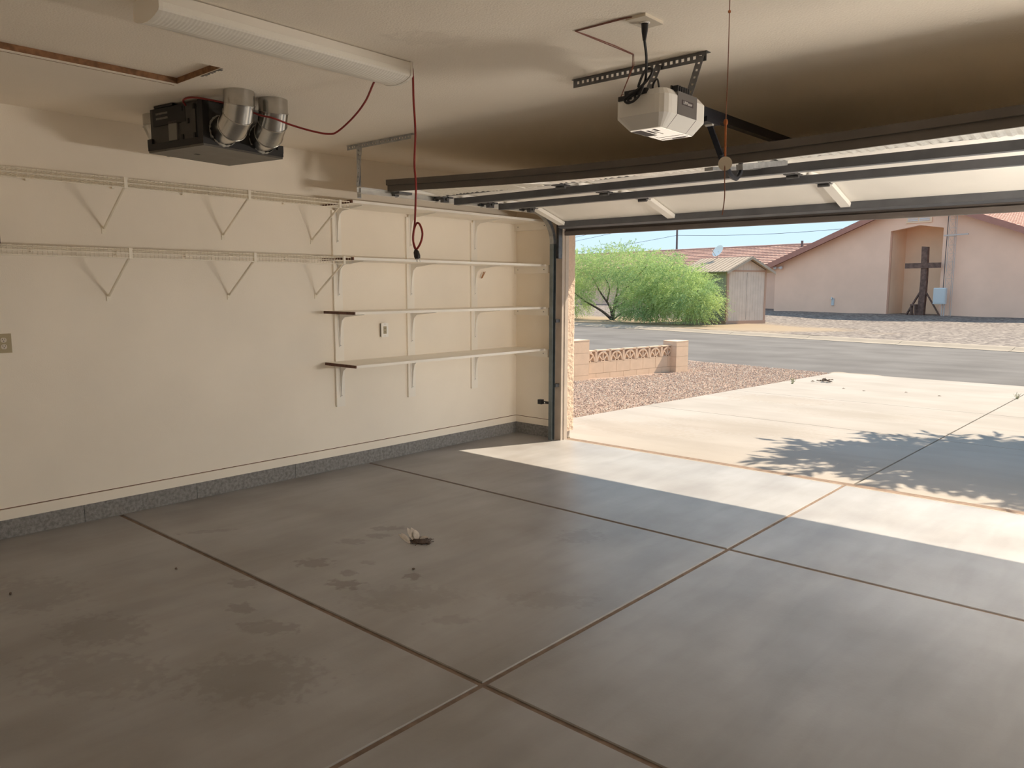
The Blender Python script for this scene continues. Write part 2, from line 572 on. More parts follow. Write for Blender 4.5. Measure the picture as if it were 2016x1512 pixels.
# walls
tag(MB().box(-0.16, 0.0, YB, YD, HR, H + 0.1).build('wall_left', 'wall_paint'), 'cream painted drywall on the left side of the garage', kind='structure')
tag(MB().box(XR, XR + 0.16, YB, YD, 0.0, H + 0.1).build('wall_right', 'wall_paint'), 'cream painted drywall on the right side of the garage', kind='structure')
tag(MB().box(-0.16, XR + 0.16, YB - 0.16, YB, 0.0, H + 0.1).build('wall_back', 'wall_paint'), 'cream painted drywall at the back of the garage', kind='structure')
XJ, XJ2 = 0.64, 6.16        # door opening
HZ = 2.068
fwall = MB().box(0.0, XJ - 0.08, YD, YD + 0.07, HR, H + 0.1).box(XJ2 + 0.06, XR, YD, YD + 0.07, 0, H + 0.1).box(XJ - 0.08, XJ2 + 0.08, YD, YD + 0.07, HZ + 0.09, H + 0.1)
tag(fwall.build('wall_front', 'wall_paint'), 'cream drywall return and header around the garage door opening', kind='structure')
tag(MB().box(-0.16, 0.007, YB, YD - 0.0, HC, HR - 0.006).build('baseboard_left', 'wall_paint'), 'cream board along the foot of the left wall', kind='structure')
tag(MB().box(0.0, XJ - 0.10, YD - 0.007, YD + 0.06, HC, HR - 0.006).build('baseboard_front', 'wall_paint'), 'cream board along the foot of the short front wall', kind='structure')
tag(MB().box(-0.16, -0.004, YB, YD, HR - 0.006, HR).box(0.0, XJ - 0.1, YD + 0.004, YD + 0.06, HR - 0.006, HR).build('trim_1', 'gap'), 'thin reddish gap above the base board', kind='structure')
# concrete stem wall, poured lengths with fine joints
curb = empty('trim_2', (0, 0, 0), 'low grey concrete stem wall below the left wall', kind='structure')
ys = [YB, 0.35, 1.85, 2.62, 3.45, 4.9, YD]
for a, b_ in zip(ys[:-1], ys[1:]):
    MB().box(-0.16, 0.002, a + 0.0015, b_ - 0.0015, -0.01, HC).build('curb_length', 'curb_concrete', curb)
curb2 = empty('trim_3', (0, YD, 0), 'low grey concrete stem wall below the short front wall', kind='structure')
MB().box(0.002, XJ - 0.09, YD - 0.002, YD + 0.07, -0.01, HC).build('curb_length', 'curb_concrete', curb2)

# ceiling with the hatch opening
HX0, HX1, HY0, HY1 = 1.22, 1.69, 0.85, 2.03
ceil = empty('ceiling', (0, 0, H), 'cream textured garage ceiling', kind='structure')
MB().box(-0.16, HX0, YB - .1, YD + .1, H, H + .08).box(HX1, XR + .16, YB - .1, YD + .1, H, H + .08).box(HX0, HX1, YB - .1, HY0, H, H + .08).box(HX0, HX1, HY1, YD + .1, H, H + .08).build('drywall', 'ceiling_paint', ceil)


def patch(s, t):
    x = 2.78 + 0.42 * s
    y = 2.30 + 0.50 * t
    k = max(0, 1 - ((s - .5) ** 2 + (t - .5) ** 2) * 4.2)
    return (x + .16 * (t - .5), y + .1 * (s - .5), H + 0.001 - k * (0.002 + 0.007 * max(0, noise.noise(Vector((x * 7, y * 5, 3))))))


MB().grid(patch, 22, 22).build('plaster_repair', 'ceiling_paint', ceil, smooth=True)
hatch = empty('attic_hatch', (1.45, 1.44, H), 'recessed attic access panel with bare wood edges beside the long light', 'hatch')
MB().box(HX0 - 0.005, HX1 + 0.005, HY0, HY1 + .005, H + .032, H + .05).build('panel', 'ceiling_paint', hatch)
MB().box(HX0 - .012, HX0 + .001, HY0, HY1, H + .002, H + .034).build('wood_edge', 'bare_wood', hatch)
MB().box(HX0, HX1, HY1 - .001, HY1 + .012, H + .002, H + .034).build('wood_edge', 'bare_wood', hatch)
MB().add([(HX0 - .035, HY0, H - .001), (HX0 - .03, HY1, H - .001), (HX0 - .034, HY1, H - .001), (HX0 - .039, HY0, H - .001), (HX0 - .035, HY0, H + .01), (HX0 - .03, HY1, H + .01), (HX0 - .034, HY1, H + .01), (HX0 - .039, HY0, H + .01)],
         [(0, 1, 2, 3), (4, 5, 6, 7), (0, 1, 5, 4), (2, 3, 7, 6)]).build('paint_crack', 'bare_wood', hatch)
mbt = MB()
for k in range(16):
    x = HX0 + .25 + .2 * k / 15
    mbt.box(x, x + .014, HY1 + .004, HY1 + .008 + .022 * random.random(), H - .0025, H + .002)
mbt.build('torn_drywall', 'hrv_label', hatch)

# front jambs, stop mouldings, header, stucco, eave
tag(MB().box(0.49, 0.645, YD - 0.045, YD - 0.001, 0.0, 2.2).build('trim_4', 'jamb_wood'), 'pale painted wood jamb at the left of the garage door', kind='structure')
tag(MB().box(0.605, 0.652, YD - 0.001, YD + 0.05, 0.0, HZ + .01).build('trim_5', 'jamb_wood'), 'narrow door stop moulding beside the stucco', kind='structure')
tag(MB().box(XJ2 - .005, XJ2 + .15, YD - 0.045, YD - 0.001, 0.0, 2.2).build('trim_6', 'jamb_wood'), 'pale painted wood jamb at the right of the garage door', kind='structure')
tag(MB().box(0.50, XJ2 + .12, YD + .0, YD + 0.10, HZ, HZ + 0.11).build('trim_7', 'header_wood'), 'brown wood header board over the door opening', kind='structure')
tag(MB().box(0.652, XJ2, YD - .02, YD + 0.03, HZ - .012, HZ + .03).build('trim_8', 'header_wood'), 'door stop moulding under the header', kind='structure')


def stucco_face(n0):
    def fn(s, t):
        z = 0.075 + (2.9 - .075) * t
        # profile: reveal from (0.628, 6.235) to (0.628, 6.37) then around the front corner to the left
        L1, L2 = 0.135, 0.9
        d = s * (L1 + L2)
        nz = 0.005 * noise.noise(Vector((d * 42, z * 30, n0))) + 0.003 * noise.noise(Vector((d * 90, z * 80, 5)))
        if d < L1:
            return (0.628 + nz, 6.235 + d, z)
        return (0.628 - (d - L1), 6.37 + nz, z)
    return fn


st = empty('wall_exterior', (0.3, 6.3, 0), 'rough tan stucco pier outside the garage door', kind='structure')
MB().grid(stucco_face(1.3), 90, 420).build('stucco', 'stucco', st, smooth=True)
MB().box(-0.3, 0.60, 6.25, 6.345, 0.0, 2.9).build('sheathing', 'jamb_wood', st)
tag(MB().box(XJ2 + .01, XR + .3, 6.25, 6.37, 0, 2.9).box(-0.3, XR + .3, 6.25, 6.37, HZ + .09, 2.9).box(.3, XR, 6.25, 6.37, HZ + .015, HZ + .1).build('wall_facade', 'stucco'), 'tan stucco facade above the garage door', kind='structure')
tag(MB().prism([(6.2, 2.86), (6.2, 2.42), (6.83, 2.42), (6.83, 2.30), (6.87, 2.30), (6.87, 2.44), (4.0, 3.2), (-1.2, 3.2), (-1.2, 2.86)], 'x', -0.8, XR + 0.8).build('roof', 'fascia'), 'garage roof and eave', kind='structure')

# ------------------------------------------------------------------ sectional garage door, run up under the ceiling
DX0, DX1 = 0.655, 6.145
door = empty('garage_door', (3.4, 5.0, 2.285), 'white steel sectional garage door rolled up overhead with grey cross struts', 'garage door')
SEC = [((3.95, 2.285), (4.489, 2.285)), ((4.491, 2.285), (5.034, 2.285)), ((5.036, 2.285), (5.583, 2.285)), ((5.588, 2.284), (6.098, 2.135))]
STX = (1.90, 3.37, 4.84)


def sag(x):
    """the wide top section hangs down a little in the middle"""
    return 0.077 * math.sin(math.pi * min(1, max(0, (x - DX0) / (DX1 - DX0))))


def xloft(mb, poly, a=None, b_=None, n=16):
    a = DX0 if a is None else a
    b_ = DX1 if b_ is None else b_
    m_ = len(poly)
    q = [(a + (b_ - a) * k / n, p_[0], p_[1]) for k in range(n + 1) for p_ in poly]
    f = [(k * m_ + j, k * m_ + (j + 1) % m_, (k + 1) * m_ + (j + 1) % m_, (k + 1) * m_ + j) for k in range(n) for j in range(m_)]
    f += [tuple(range(m_))[::-1], tuple(n * m_ + j for j in range(m_))]
    return mb.add(q, f)


def section(i):
    (ya, za), (yb, zb) = SEC[i]
    L = math.hypot(yb - ya, zb - za)
    ty, tz = (yb - ya) / L, (zb - za) / L
    ny, nz = -tz, ty              # pointing up and outwards

    def T(x, t, n_):
        dz = sag(x) * max(0, 1 - t / L) if i == 0 else 0
        return (x, ya + ty * t + ny * n_, za + tz * t + nz * n_ - dz)
    pan = MB(T)
    rims = [(0, .006, 0, .04), (L - .006, L, 0, .04), (0, .035, 0, .004), (L - .035, L, 0, .004)]
    for (t0, t1, n0, n1) in [(0, L, .038, .044)] + (rims if i else rims[:1] + rims[2:3]):
        xloft(pan, [(t0, n0), (t1, n0), (t1, n1), (t0, n1)])
    p_ = pan.build('door_panel', 'door_white', door)
    if i == 0:              # the top section's lower rail, its shade put into a dark colour
        xloft(MB(T), [(L - .045, -.001), (L, -.001), (L, .04), (L - .008, .04), (L - .008, .005), (L - .045, .005)]).build('shade_toned_rail', 'strut_steel', p_)
    for x in (DX0 + .04,) + STX + (DX1 - .04,):
        w = 0.035
        MB(T).box(x - w, x + w, 0.004, L - 0.004, -0.003, 0.03).build('stile', 'door_white', p_)
    return T, L, p_


Ts = [section(i) for i in range(4)]
# top strut, two-stepped
xloft(MB(lambda x, y, z: (x, y, z - sag(x))), [(3.935, 2.279), (3.949, 2.279), (3.949, 2.327), (3.97, 2.33), (3.97, 2.366), (3.92, 2.366), (3.92, 2.325), (3.935, 2.323)], DX0 - .015, DX1 + .015).build('top_strut', 'strut_brown', door)
for y in (4.615, 5.165):
    MB().prism([(y, 2.281), (y, 2.229), (y + .05, 2.229), (y + .05, 2.281), (y + .044, 2.281), (y + .044, 2.235), (y + .006, 2.235), (y + .006, 2.281)], 'x', DX0 + .02, DX1 - .02).build('strut', 'strut_steel', door)
# bottom rail, retainer and rubber seal
T4, L4, P4 = Ts[3]
MB(T4).box(DX0, DX1, L4 - .05, L4 - .045, -0.018, .038).box(DX0, DX1, L4 - .05, L4, -.020, -.016).build('bottom_rail', 'strut_steel', door)
MB(T4).box(DX0, DX1, L4, L4 + .02, -.012, .04).build('bottom_retainer', 'strut_brown', door)
MB(T4).box(DX0, DX1, L4 + .02, L4 + .045, -.004, .032).build('bottom_seal', 'rubber', door)
# hinges over the joints, end hinges with rollers
for j in range(3):
    yj = (SEC[j][1][0] + SEC[j + 1][0][0]) / 2
    for x in (DX0 + .04,) + STX + (DX1 - .04,):
        h = MB()
        zz = 2.281
        h.box(x - .04, x + .04, yj - .06, yj - .012, zz - .012, zz)
        h.box(x - .04, x + .04, yj + .012, yj + .06, zz - .012, zz)
        h.tube([(x - .04, yj, zz - .02), (x + .04, yj, zz - .02)], .013, 8)
        for s_ in (-1, 1):
            h.tube([(x + s_ * .025, yj - .036, zz - .012), (x + s_ * .025, yj - .036, zz)], .006, 6)
        ho = h.build('hinge', 'galv_dark', door)
        if x < 1:
            MB().tube([(x - .03, yj, zz - .012), (DX0 - .05, yj, zz - .012)], .006, 8).disc((DX0 - .062, yj, zz - .012), (1, 0, 0), .022, .02, 14).build('roller', 'galv_dark', ho)
            MB().box(x - .02, x + .02, yj - .03, yj + .03, zz - .045, zz - .006).build('roller_bracket', 'galv_dark', ho)
# top fixture bracket with roller
MB().box(DX0 + .0, DX0 + .06, 3.99, 4.12, 2.262, 2.281).tube([(DX0 + .02, 4.06, 2.27), (DX0 - .05, 4.06, 2.27)], .006, 8).disc((DX0 - .06, 4.06, 2.27), (1, 0, 0), .022, .02, 14).build('top_roller_bracket', 'galv_dark', door)
# reflective insulation sagging off the top section, ragged lower edge


def foil_part(x0, x1, seed):
    def fn(s, t):
        x = x0 + (x1 - x0) * s
        edge = 4.42 - 0.10 * abs(noise.noise(Vector((x * 2.3, seed, 0)))) - 0.05 * abs(noise.noise(Vector((x * 9, seed, 2))))
        y = 4.0 + (edge - 4.0) * t
        z = 2.314 - 0.034 * t * t + 0.003 * math.sin(x * 130) * t + 0.008 * noise.noise(Vector((x * 6, y * 9, seed)))
        sg = max(0, noise.noise(Vector((x * 1.6 + seed, 4, 1)))) * 0.03 * t
        return (x, y, min(z - sg, 2.320) - sag(x) * max(0, (4.489 - y) / .539))
    return MB().grid(fn, int((x1 - x0) * 90), 10).build('foil_insulation', 'foil', door)


foil_part(0.76, 1.84, 1.0)
foil_part(1.96, 3.31, 4.0)
foil_part(3.43, 4.78, 7.0)
foil_part(4.90, 6.05, 9.0)
# centre brace that takes the opener arm
MB().bar((3.325, 3.98, 2.195), (3.325, 4.6, 2.272), .05, .018).build('opener_bracket', 'galv', door)
MB().bar((3.50, 3.99, 2.19), (3.55, 4.46, 2.262), .04, .03).build('opener_bracket', 'galv', door)

# ------------------------------------------------------------------ left door track
track = empty('door_track', (0.57, 6.06, 0), 'galvanised steel door track curving from the left jamb to the ceiling hanger', 'track')
RX0, RX1 = 0.565, 0.612


def track_profile():
    # C channel: local (a across x, b = away from the roller centre line)
    return [(RX0, -.022), (RX1, -.022), (RX1, -.0195), (RX0 + .0025, -.0195), (RX0 + .0025, .0195), (RX1, .0195), (RX1, .022), (RX0, .022)]


def sweep(path):
    """path of (y,z) centre points; b runs along the normal"""
    prof = track_profile()
    n = len(prof)
    q, f = [], []
    for i, (y, z) in enumerate(path):
        a = path[max(i - 1, 0)]
        c = path[min(i + 1, len(path) - 1)]
        d = Vector((c[0] - a[0], c[1] - a[1]))
        d.normalize()
        nn = (-d[1], d[0])
        for (x, b_) in prof:
            q.append((x, y + nn[0] * b_, z + nn[1] * b_))
    for i in range(len(path) - 1):
        for k in range(n):
            f.append((i * n + k, i * n + (k + 1) % n, (i + 1) * n + (k + 1) % n, (i + 1) * n + k))
    f.append(tuple(range(n)))
    f.append(tuple((len(path) - 1) * n + k for k in range(n)))
    return MB().add(q, f)


YT = 6.055
R_ = 0.30
zt = 2.272
sweep([(YT, 0.01), (YT, 0.7), (YT, 1.4), (YT, zt - R_)]).build('vertical_rail', 'track_blue', track)
arc = [(YT - R_ + R_ * math.cos(a), zt - R_ + R_ * math.sin(a)) for a in [k * math.pi / 2 / 12 for k in range(13)]]
sweep(arc).build('curved_rail', 'galv', track)
sweep([(YT - R_, zt), (5.0, zt), (4.3, zt), (3.70, zt)]).build('horizontal_rail', 'galv_bright', track)
MB().box(RX1 + .002, 0.644, YT + .02, YT + .075, 1.83, 2.17).build('flag_bracket', 'galv_dark', track)
for z in (0.55, 1.20):
    MB().box(RX0 + .01, RX1 + .01, YT + .02, YT + .085, z, z + .03).build('jamb_bracket', 'galv_dark', track)
# ceiling hanger of perforated angle


def holes_angle(name, a, b_, w, mat_, parent, upv, holes=True, th=.003):
    """perforated strap from a to b: rungs and side rails leave real holes"""
    a, b_ = Vector(a), Vector(b_)
    d = (b_ - a)
    L = d.length
    d.normalize()
    side = Vector(upv).cross(d).normalized() if abs(Vector(upv).dot(d)) < .99 else Vector((1, 0, 0))
    mb = MB()
    pitch_ = 0.030
    n = max(2, int(L / pitch_))
    r = w * 0.17
    for s_ in (-1, 1):
        c = side * (s_ * (w / 2 + r) / 2)
        mb.bar(a + c, b_ + c, (w / 2 - r), th, upv)
    for k in range(n):
        t0 = L * k / n + r
        t1 = L * (k + 1) / n - r
        if k == 0:
            t0 = 0
        if k == n - 1:
            t1 = L
        mb.bar(a + d * t0, a + d * t1, 2 * r + .0005, th, upv)
    return mb.build(name, mat_, parent)


holes_angle('ceiling_angle', (0.42, 3.73, H - .018), (1.155, 3.73, H - .018), .036, 'galv', track, (0, 1, 0))
MB().box(0.41, 1.17, 3.73, 3.765, H - .003, H).build('ceiling_angle_flange', 'galv', track)
holes_angle('hanger_angle', (0.562, 3.725, H - .02), (0.562, 3.725, 2.225), .040, 'galv', track, (0, 1, 0))
MB().box(0.538, 0.541, 3.725, 3.76, 2.22, H - .01).build('hanger_flange', 'galv', track)
holes_angle('hanger_brace', (0.60, 3.718, H - .03), (0.552, 3.718, 2.31), .030, 'galv', track, (0, 1, 0))

# ------------------------------------------------------------------ opener
op = empty('garage_door_opener', (3.49, 3.2, 2.62), 'grey garage door opener hung from a perforated ceiling angle', 'door opener')


def rrect(x0, x1, y0, y1, r, n=4):
    out = []
    for (cx, cy, a0) in ((x1 - r, y1 - r, 0), (x0 + r, y1 - r, 90), (x0 + r, y0 + r, 180), (x1 - r, y0 + r, 270)):
        for k in range(n + 1):
            a = math.radians(a0 + 90 * k / n)
            out.append((cx + r * math.cos(a), cy + r * math.sin(a)))
    return out


def loft(rings, cap=True):
    n = len(rings[0])
    q = [p_ for r_ in rings for p_ in r_]
    f = [(i * n + k, i * n + (k + 1) % n, (i + 1) * n + (k + 1) % n, (i + 1) * n + k) for i in range(len(rings) - 1) for k in range(n)]
    if cap:
        f.append(tuple(range(n))[::-1])
        f.append(tuple((len(rings) - 1) * n + k for k in range(n)))
    return MB().add(q, f)


OX0, OX1, OY0, OY1 = 3.355, 3.625, 3.0, 3.385


def ring(x0, x1, y0, y1, r, z):
    return [(q[0], q[1], z) for q in rrect(x0, x1, y0, y1, r)]


hs = loft([ring(OX0 + .055, OX1 - .055, OY0 + .055, OY1 - .04, .02, 2.250), ring(OX0 + .05, OX1 - .05, OY0 + .05, OY1 - .035, .022, 2.2495),
           ring(OX0, OX1, OY0, OY1, .055, 2.302), ring(OX0, OX1, OY0, OY1, .055, 2.38), ring(OX0 + .02, OX1 - .02, OY0 + .02, OY1 - .02, .045, 2.405), ring(OX0 + .025, OX1 - .025, OY0 + .025, OY1 - .025, .035, 2.409)])
housing = hs.build('housing', 'opener_grey', op)
# bottom label plate with dark printed bars
MB().box(OX0 + .058, OX1 - .058, OY0 + .06, OY1 - .045, 2.2475, 2.2495).build('bottom_cover', 'opener_lens', op)
bp_ = MB()
for (a, b_, c, d) in ((0, .05, .0, .14), (.06, .075, .02, .10), (.085, .09, .03, .13), (.10, .115, .01, .06), (.02, .15, .20, .205), (.02, .022, .16, .205), (.06, .13, .255, .268), (.01, .15, .243, .25)):
    bp_.box(OX0 + .06 + a, OX0 + .06 + b_, OY0 + .064 + c, OY0 + .064 + d, 2.2468, 2.2478)
bp_.build('printed_label', 'print_dark', op)
# dark side panel with the maker's plate on the +x face
sp_ = MB().box(OX1 - .004, OX1 + .0025, OY0 + .10, OY0 + .27, 2.303, 2.40).build('side_panel', 'opener_dark', op)
MB().box(OX1 + .002, OX1 + .0035, OY0 + .135, OY0 + .235, 2.348, 2.369).build('name_plate', 'print_dark', sp_)
fc = bpy.data.curves.new('name_text', 'FONT')
fc.body = 'LiftMaster'
fc.size = 0.0195
fc.align_x = 'CENTER'
fc.align_y = 'CENTER'
fo = bpy.data.objects.new('tmp_text', fc)
col.objects.link(fo)
bpy.context.view_layer.update()
tme = bpy.data.meshes.new_from_object(fo.evaluated_get(bpy.context.evaluated_depsgraph_get()))
bpy.data.objects.remove(fo)
tmb = MB()
tmb.add([(OX1 + .0042, OY0 + .185 + v.co.x, 2.3585 + v.co.y) for v in tme.vertices], [tuple(p_.vertices) for p_ in tme.polygons])
tmb.build('name_text', 'print_light', sp_)
# seams down the sloping skirt
for y in (OY0 + .10, OY0 + .27):
    MB().bar((OX1 - .001, y, 2.302), (OX1 - .052, y, 2.2495), .003, .003).build('seam', 'opener_dark', op)
MB().box(OX0 + .06, OX0 + .17, OY0 + .0, OY0 + .05, 2.388, 2.412).box(OX0 + .03, OX0 + .10, OY0 - .004, OY0 + .02, 2.372, 2.392).build('wiring_cover', 'black_plastic', op)
vt = MB()
for k in range(6):
    vt.box(OX1 - .03, OX1 + .0, OY0 + .10 + .019 * k, OY0 + .112 + .019 * k, 2.40, 2.425)
vt.box(OX1 - .034, OX1 - .028, OY0 + .095, OY0 + .215, 2.40, 2.427).build('vent_grille', 'black_plastic', op)
# hanger straps and ceiling angle
holes_angle('ceiling_angle', (2.875, 3.34, H - .022), (3.63, 3.34, H - .022), .044, 'galv_dark', op, (0, 1, 0))
MB().box(2.862, 3.632, 3.34, 3.375, H - .003, H).build('ceiling_angle_flange', 'galv_dark', op)
holes_angle('hanger_strap', (3.605, 3.335, H - .02), (3.575, 3.28, 2.405), .034, 'galv_dark', op, (0, 1, .3))
holes_angle('hanger_strap', (3.385, 3.335, H - .02), (3.335, 3.27, 2.40), .034, 'galv_dark', op, (0, 1, .3))
# rail, trolley, arm
MB().box(3.468, 3.508, OY1 - .02, 6.16, 2.385, 2.432).build('rail', 'black_steel', op)
MB().box(3.46, 3.516, 3.58, 3.72, 2.362, 2.387).build('trolley', 'black_steel', op)
MB().bar((3.488, 3.65, 2.372), (3.488, 3.83, 2.19), .008, .030, (1, 0, 0)).build('straight_arm', 'black_steel', op)
MB().disc((3.488, 3.66, 2.362), (1, 0, 0), .010, .04, 8).build('arm_pin', 'galv_bright', op)
MB().tube(smooth_path([(3.496, 3.79, 2.235), (3.496, 3.83, 2.195), (3.496, 3.90, 2.140), (3.496, 3.965, 2.128), (3.496, 4.01, 2.165), (3.496, 4.012, 2.215)], 5), .013, 6).build('curved_arm', 'black_steel', op)
# black power cord: coiled slack, then up to the ceiling box
tag(MB().tube(smooth_path([(3.635, 2.806, 2.545), (3.60, 2.88, 2.49), (3.53, 2.985, 2.435), (3.50, 2.98, 2.415), (3.535, 2.975, 2.475), (3.57, 2.975, 2.475), (3.555, 2.975, 2.44), (3.485, 2.97, 2.385), (3.455, 2.97, 2.365), (3.475, 2.968, 2.352), (3.51, 2.968, 2.372), (3.53, 2.968, 2.41), (3.505, 2.966, 2.40), (3.45, 2.965, 2.375), (3.44, 2.966, 2.362), (3.46, 2.966, 2.350), (3.49, 2.97, 2.362), (3.47, 2.985, 2.395), (3.43, 3.01, 2.40)], 6), .0055, 8)
    .tube([(3.637, 2.803, 2.608), (3.637, 2.803, 2.575), (3.635, 2.806, 2.54)], [.015, .013, .007], 10).build('power_cord', 'black_plastic'), 'black power cord coiled on the door opener and plugged into the ceiling', 'cord')
ob = empty('ceiling_outlet', (3.635, 2.80, H), 'white ceiling outlet plate above the door opener', 'outlet')
MB().box(3.59, 3.682, 2.735, 2.87, H - .012, H).build('cover_plate', 'ivory', ob)
MB().disc((3.637, 2.803, H - .013), (0, 0, 1), .02, .006, 14).build('receptacle', 'white_paint', ob)
tag(MB().tube([(3.62, 2.735, H - .004), (3.57, 2.72, H - .004), (3.345, 2.725, H - .003), (3.352, 2.80, H - .003), (3.36, 3.0, H - .003), (3.352, 3.165, H - .003), (3.352, 3.17, H - .05), (3.335, 3.10, 2.43), (3.40, 3.06, 2.405)], .0022, 5)
    .tube([(3.60, 2.73, H - .004), (3.345, 2.73, H - .003), (3.347, 3.165, H - .003), (3.347, 3.165, H - .06), (3.33, 3.1, 2.42)], .0022, 5).build('bell_wire', 'red_wire'), 'thin reddish bell wire stapled across the ceiling to the opener', 'wire')
tag(MB().tube(smooth_path([(3.53, 3.05, 2.405), (3.55, 3.02, 2.425), (3.575, 3.01, 2.44), (3.585, 3.01, 2.405)], 5), .004, 6).build('antenna_wire', 'black_plastic'), 'short dark lead looping over the top of the opener', 'wire')

# hanging pull rope with a disc
rope = empty('pull_rope', (4.005, 2.8, H), 'thin orange rope with a white disc hanging from the ceiling', 'rope')
MB().tube(smooth_path([(4.005, 2.8, H - .002), (4.005, 2.8, 2.57), (4.007, 2.8, 2.40), (4.006, 2.8, 2.17)], 4), .0017, 6).build('thin_cord', 'brown_rope', rope)
MB().tube([(4.006, 2.8, 2.175), (4.007, 2.8, 2.10), (4.008, 2.8, 2.045)], .0042, 7).build('thick_rope', 'orange_rope', rope)
MB().tube(smooth_path([(4.008, 2.8, 2.02), (4.010, 2.8, 1.95), (4.012, 2.8, 1.89), (4.005, 2.8, 1.826)], 4), .0020, 6).build('lower_cord', 'brown_rope', rope)
MB().ball((4.005, 2.8, 2.568), .006, nu=8, nv=6).build('knot', 'orange_rope', rope)
MB().ball((4.006, 2.8, 2.170), .009, rz=.013, nu=8, nv=6).build('knot', 'orange_rope', rope)
MB().disc((4.008, 2.803, 2.018), (0.42, -0.86, -.2), .026, .012, 20).build('disc', 'ivory', rope)

# ------------------------------------------------------------------ ceiling light in view, switched off; an unseen fill light added on the right wall to brighten the room
def ceiling_light(cx, lens, label):
    FX0, FX1, FY0, FY1 = cx - .105, cx + .105, 1.365, 2.585
    lamp = empty('fluorescent_light', (cx, 1.97, H), label, 'ceiling light')
    MB().box(FX0 + .012, FX1 - .012, FY0 + .012, FY1 - .012, H - .05, H).build('metal_body', 'fixture_metal', lamp)
    prof = [(FX0, H - .035), (FX0, H - .060), (FX0 + .006, H - .068), (FX0 + .035, H - .080), (FX0 + .07, H - .087), (cx, H - .090), (FX1 - .07, H - .087), (FX1 - .035, H - .080), (FX1 - .006, H - .068), (FX1, H - .060), (FX1, H - .035)]
    n, ny_, q = len(prof), 150, []
    for j in range(ny_ + 1):
        y = FY0 + .014 + (FY1 - FY0 - .028) * j / ny_
        dz = 0.0008 * (j % 2)
        q += [(p_[0], y, p_[1] - dz) for p_ in prof]
    f = [(j * n + k, j * n + k + 1, (j + 1) * n + k + 1, (j + 1) * n + k) for j in range(ny_) for k in range(n - 1)]
    MB().add(q, f).build('ribbed_lens', lens, lamp)
    for (xa, xb) in ((FX1 - .006, FX1 + .001), (FX0 - .001, FX0 + .006)):
        MB().box(xa, xb, FY0 + .014, FY1 - .014, H - .038, H - .004).build('side_rail', 'fixture_metal', lamp)
    for (a, b_) in ((FY0, FY0 + .015), (FY1 - .015, FY1)):
        MB().prism([(FX0 - .002, H)] + [(p_[0] + (-.003 if p_[0] < cx else .003), p_[1] - .002) for p_ in prof] + [(FX1 + .002, H)], 'y', a, b_).build('end_cap', 'fixture_metal', lamp)


ceiling_light(2.373, 'lens_plastic', 'long white wraparound fluorescent ceiling light, switched off')
wl_ = empty('added_fill_light', (XR, 4.9, 1.35), 'added fill light shaped as a fluorescent strip on the right wall, beyond the picture edge', 'fill light')
MB().box(XR - .05, XR, 4.3, 5.5, 1.29, 1.41).build('metal_body', 'fixture_metal', wl_)  # body of the added fill light
arcp = [(XR - .05 - .055 * math.sin(math.pi * k / 10), 1.35 - .06 * math.cos(math.pi * k / 10)) for k in range(11)]
MB().prism(arcp, 'y', 4.312, 5.488).build('fill_diffuser', 'fill_lens', wl_)
for (a, b_) in ((4.295, 4.312), (5.488, 5.505)):
    MB().prism([(XR, 1.285)] + [(p_[0] - .003 if p_[0] < XR - .051 else p_[0], p_[1]) for p_ in arcp] + [(XR, 1.415)], 'y', a, b_).build('end_cap', 'fixture_metal', wl_)  # end caps of the added fill light

# ------------------------------------------------------------------ ventilation unit on the ceiling
ang = math.radians(9)
VC = Vector((0.765, 2.485, 0))


def TV(a, b_, z):
    """a along +x side, b along +y, turned nine degrees"""
    return Vector((VC.x + a * math.cos(ang) - b_ * math.sin(ang), VC.y + a * math.sin(ang) + b_ * math.cos(ang), z))


hv = empty('ventilation_unit', (VC.x, VC.y, H), 'dark grey box ventilation unit with three tin duct elbows at the ceiling', 'ventilator')
A, B = 0.262, 0.288
MB(TV).box(-A + .012, A - .012, -B + .012, B - .012, 2.385, 2.605).build('cabinet', 'hrv_grey', hv)
MB(TV).prism([(-A, -B), (A, -B), (A, B), (-A, B)], 'z', 2.350, 2.388).build('base_tray', 'hrv_base', hv)
MB(TV).box(-A - .003, A + .003, B - .012, B + .003, 2.362, 2.40).box(A - .012, A + .003, -B - .003, B, 2.362, 2.40).box(-A - .003, A, -B - .003, -B + .012, 2.362, 2.40).build('tray_rim', 'hrv_black', hv)
for (a, b_) in ((A, -B), (-A, -B), (A, B)):
    sa, sb = (-1 if a > 0 else 1), (-1 if b_ > 0 else 1)
    x0, x1 = sorted((a + sa * .04, a - sa * .004))
    y0, y1 = sorted((b_ + sb * .04, b_ - sb * .004))
    MB(TV).box(x0, x1, y0, y1, 2.385, 2.43).build('corner_clip', 'hrv_black', hv)
MB(TV).box(A - .05, A - .006, -B + .006, -B + .05, 2.40, 2.61).build('corner_post', 'hrv_black', hv)
cp = MB(TV).box(-A + .05, A - .16, -B + .002, -B + .013, 2.50, 2.60).build('control_panel', 'hrv_black', hv)
pb = MB(TV)
for r_ in range(2):
    for k in range(9):
        pb.box(-A + .085 + .013 * k, -A + .094 + .013 * k, -B + .0005, -B + .003, 2.535 + .028 * r_, 2.546 + .028 * r_)
pb.build('control_marks', 'hrv_label', cp)
MB(TV).box(-A + .20, -A + .28, -B + .002, -B + .013, 2.405, 2.515).build('label_plate', 'hrv_label', hv)
MB(TV).box(A - .20, A - .07, -B + .004, -B + .013, 2.40, 2.59).build('access_door', 'hrv_grey', hv)
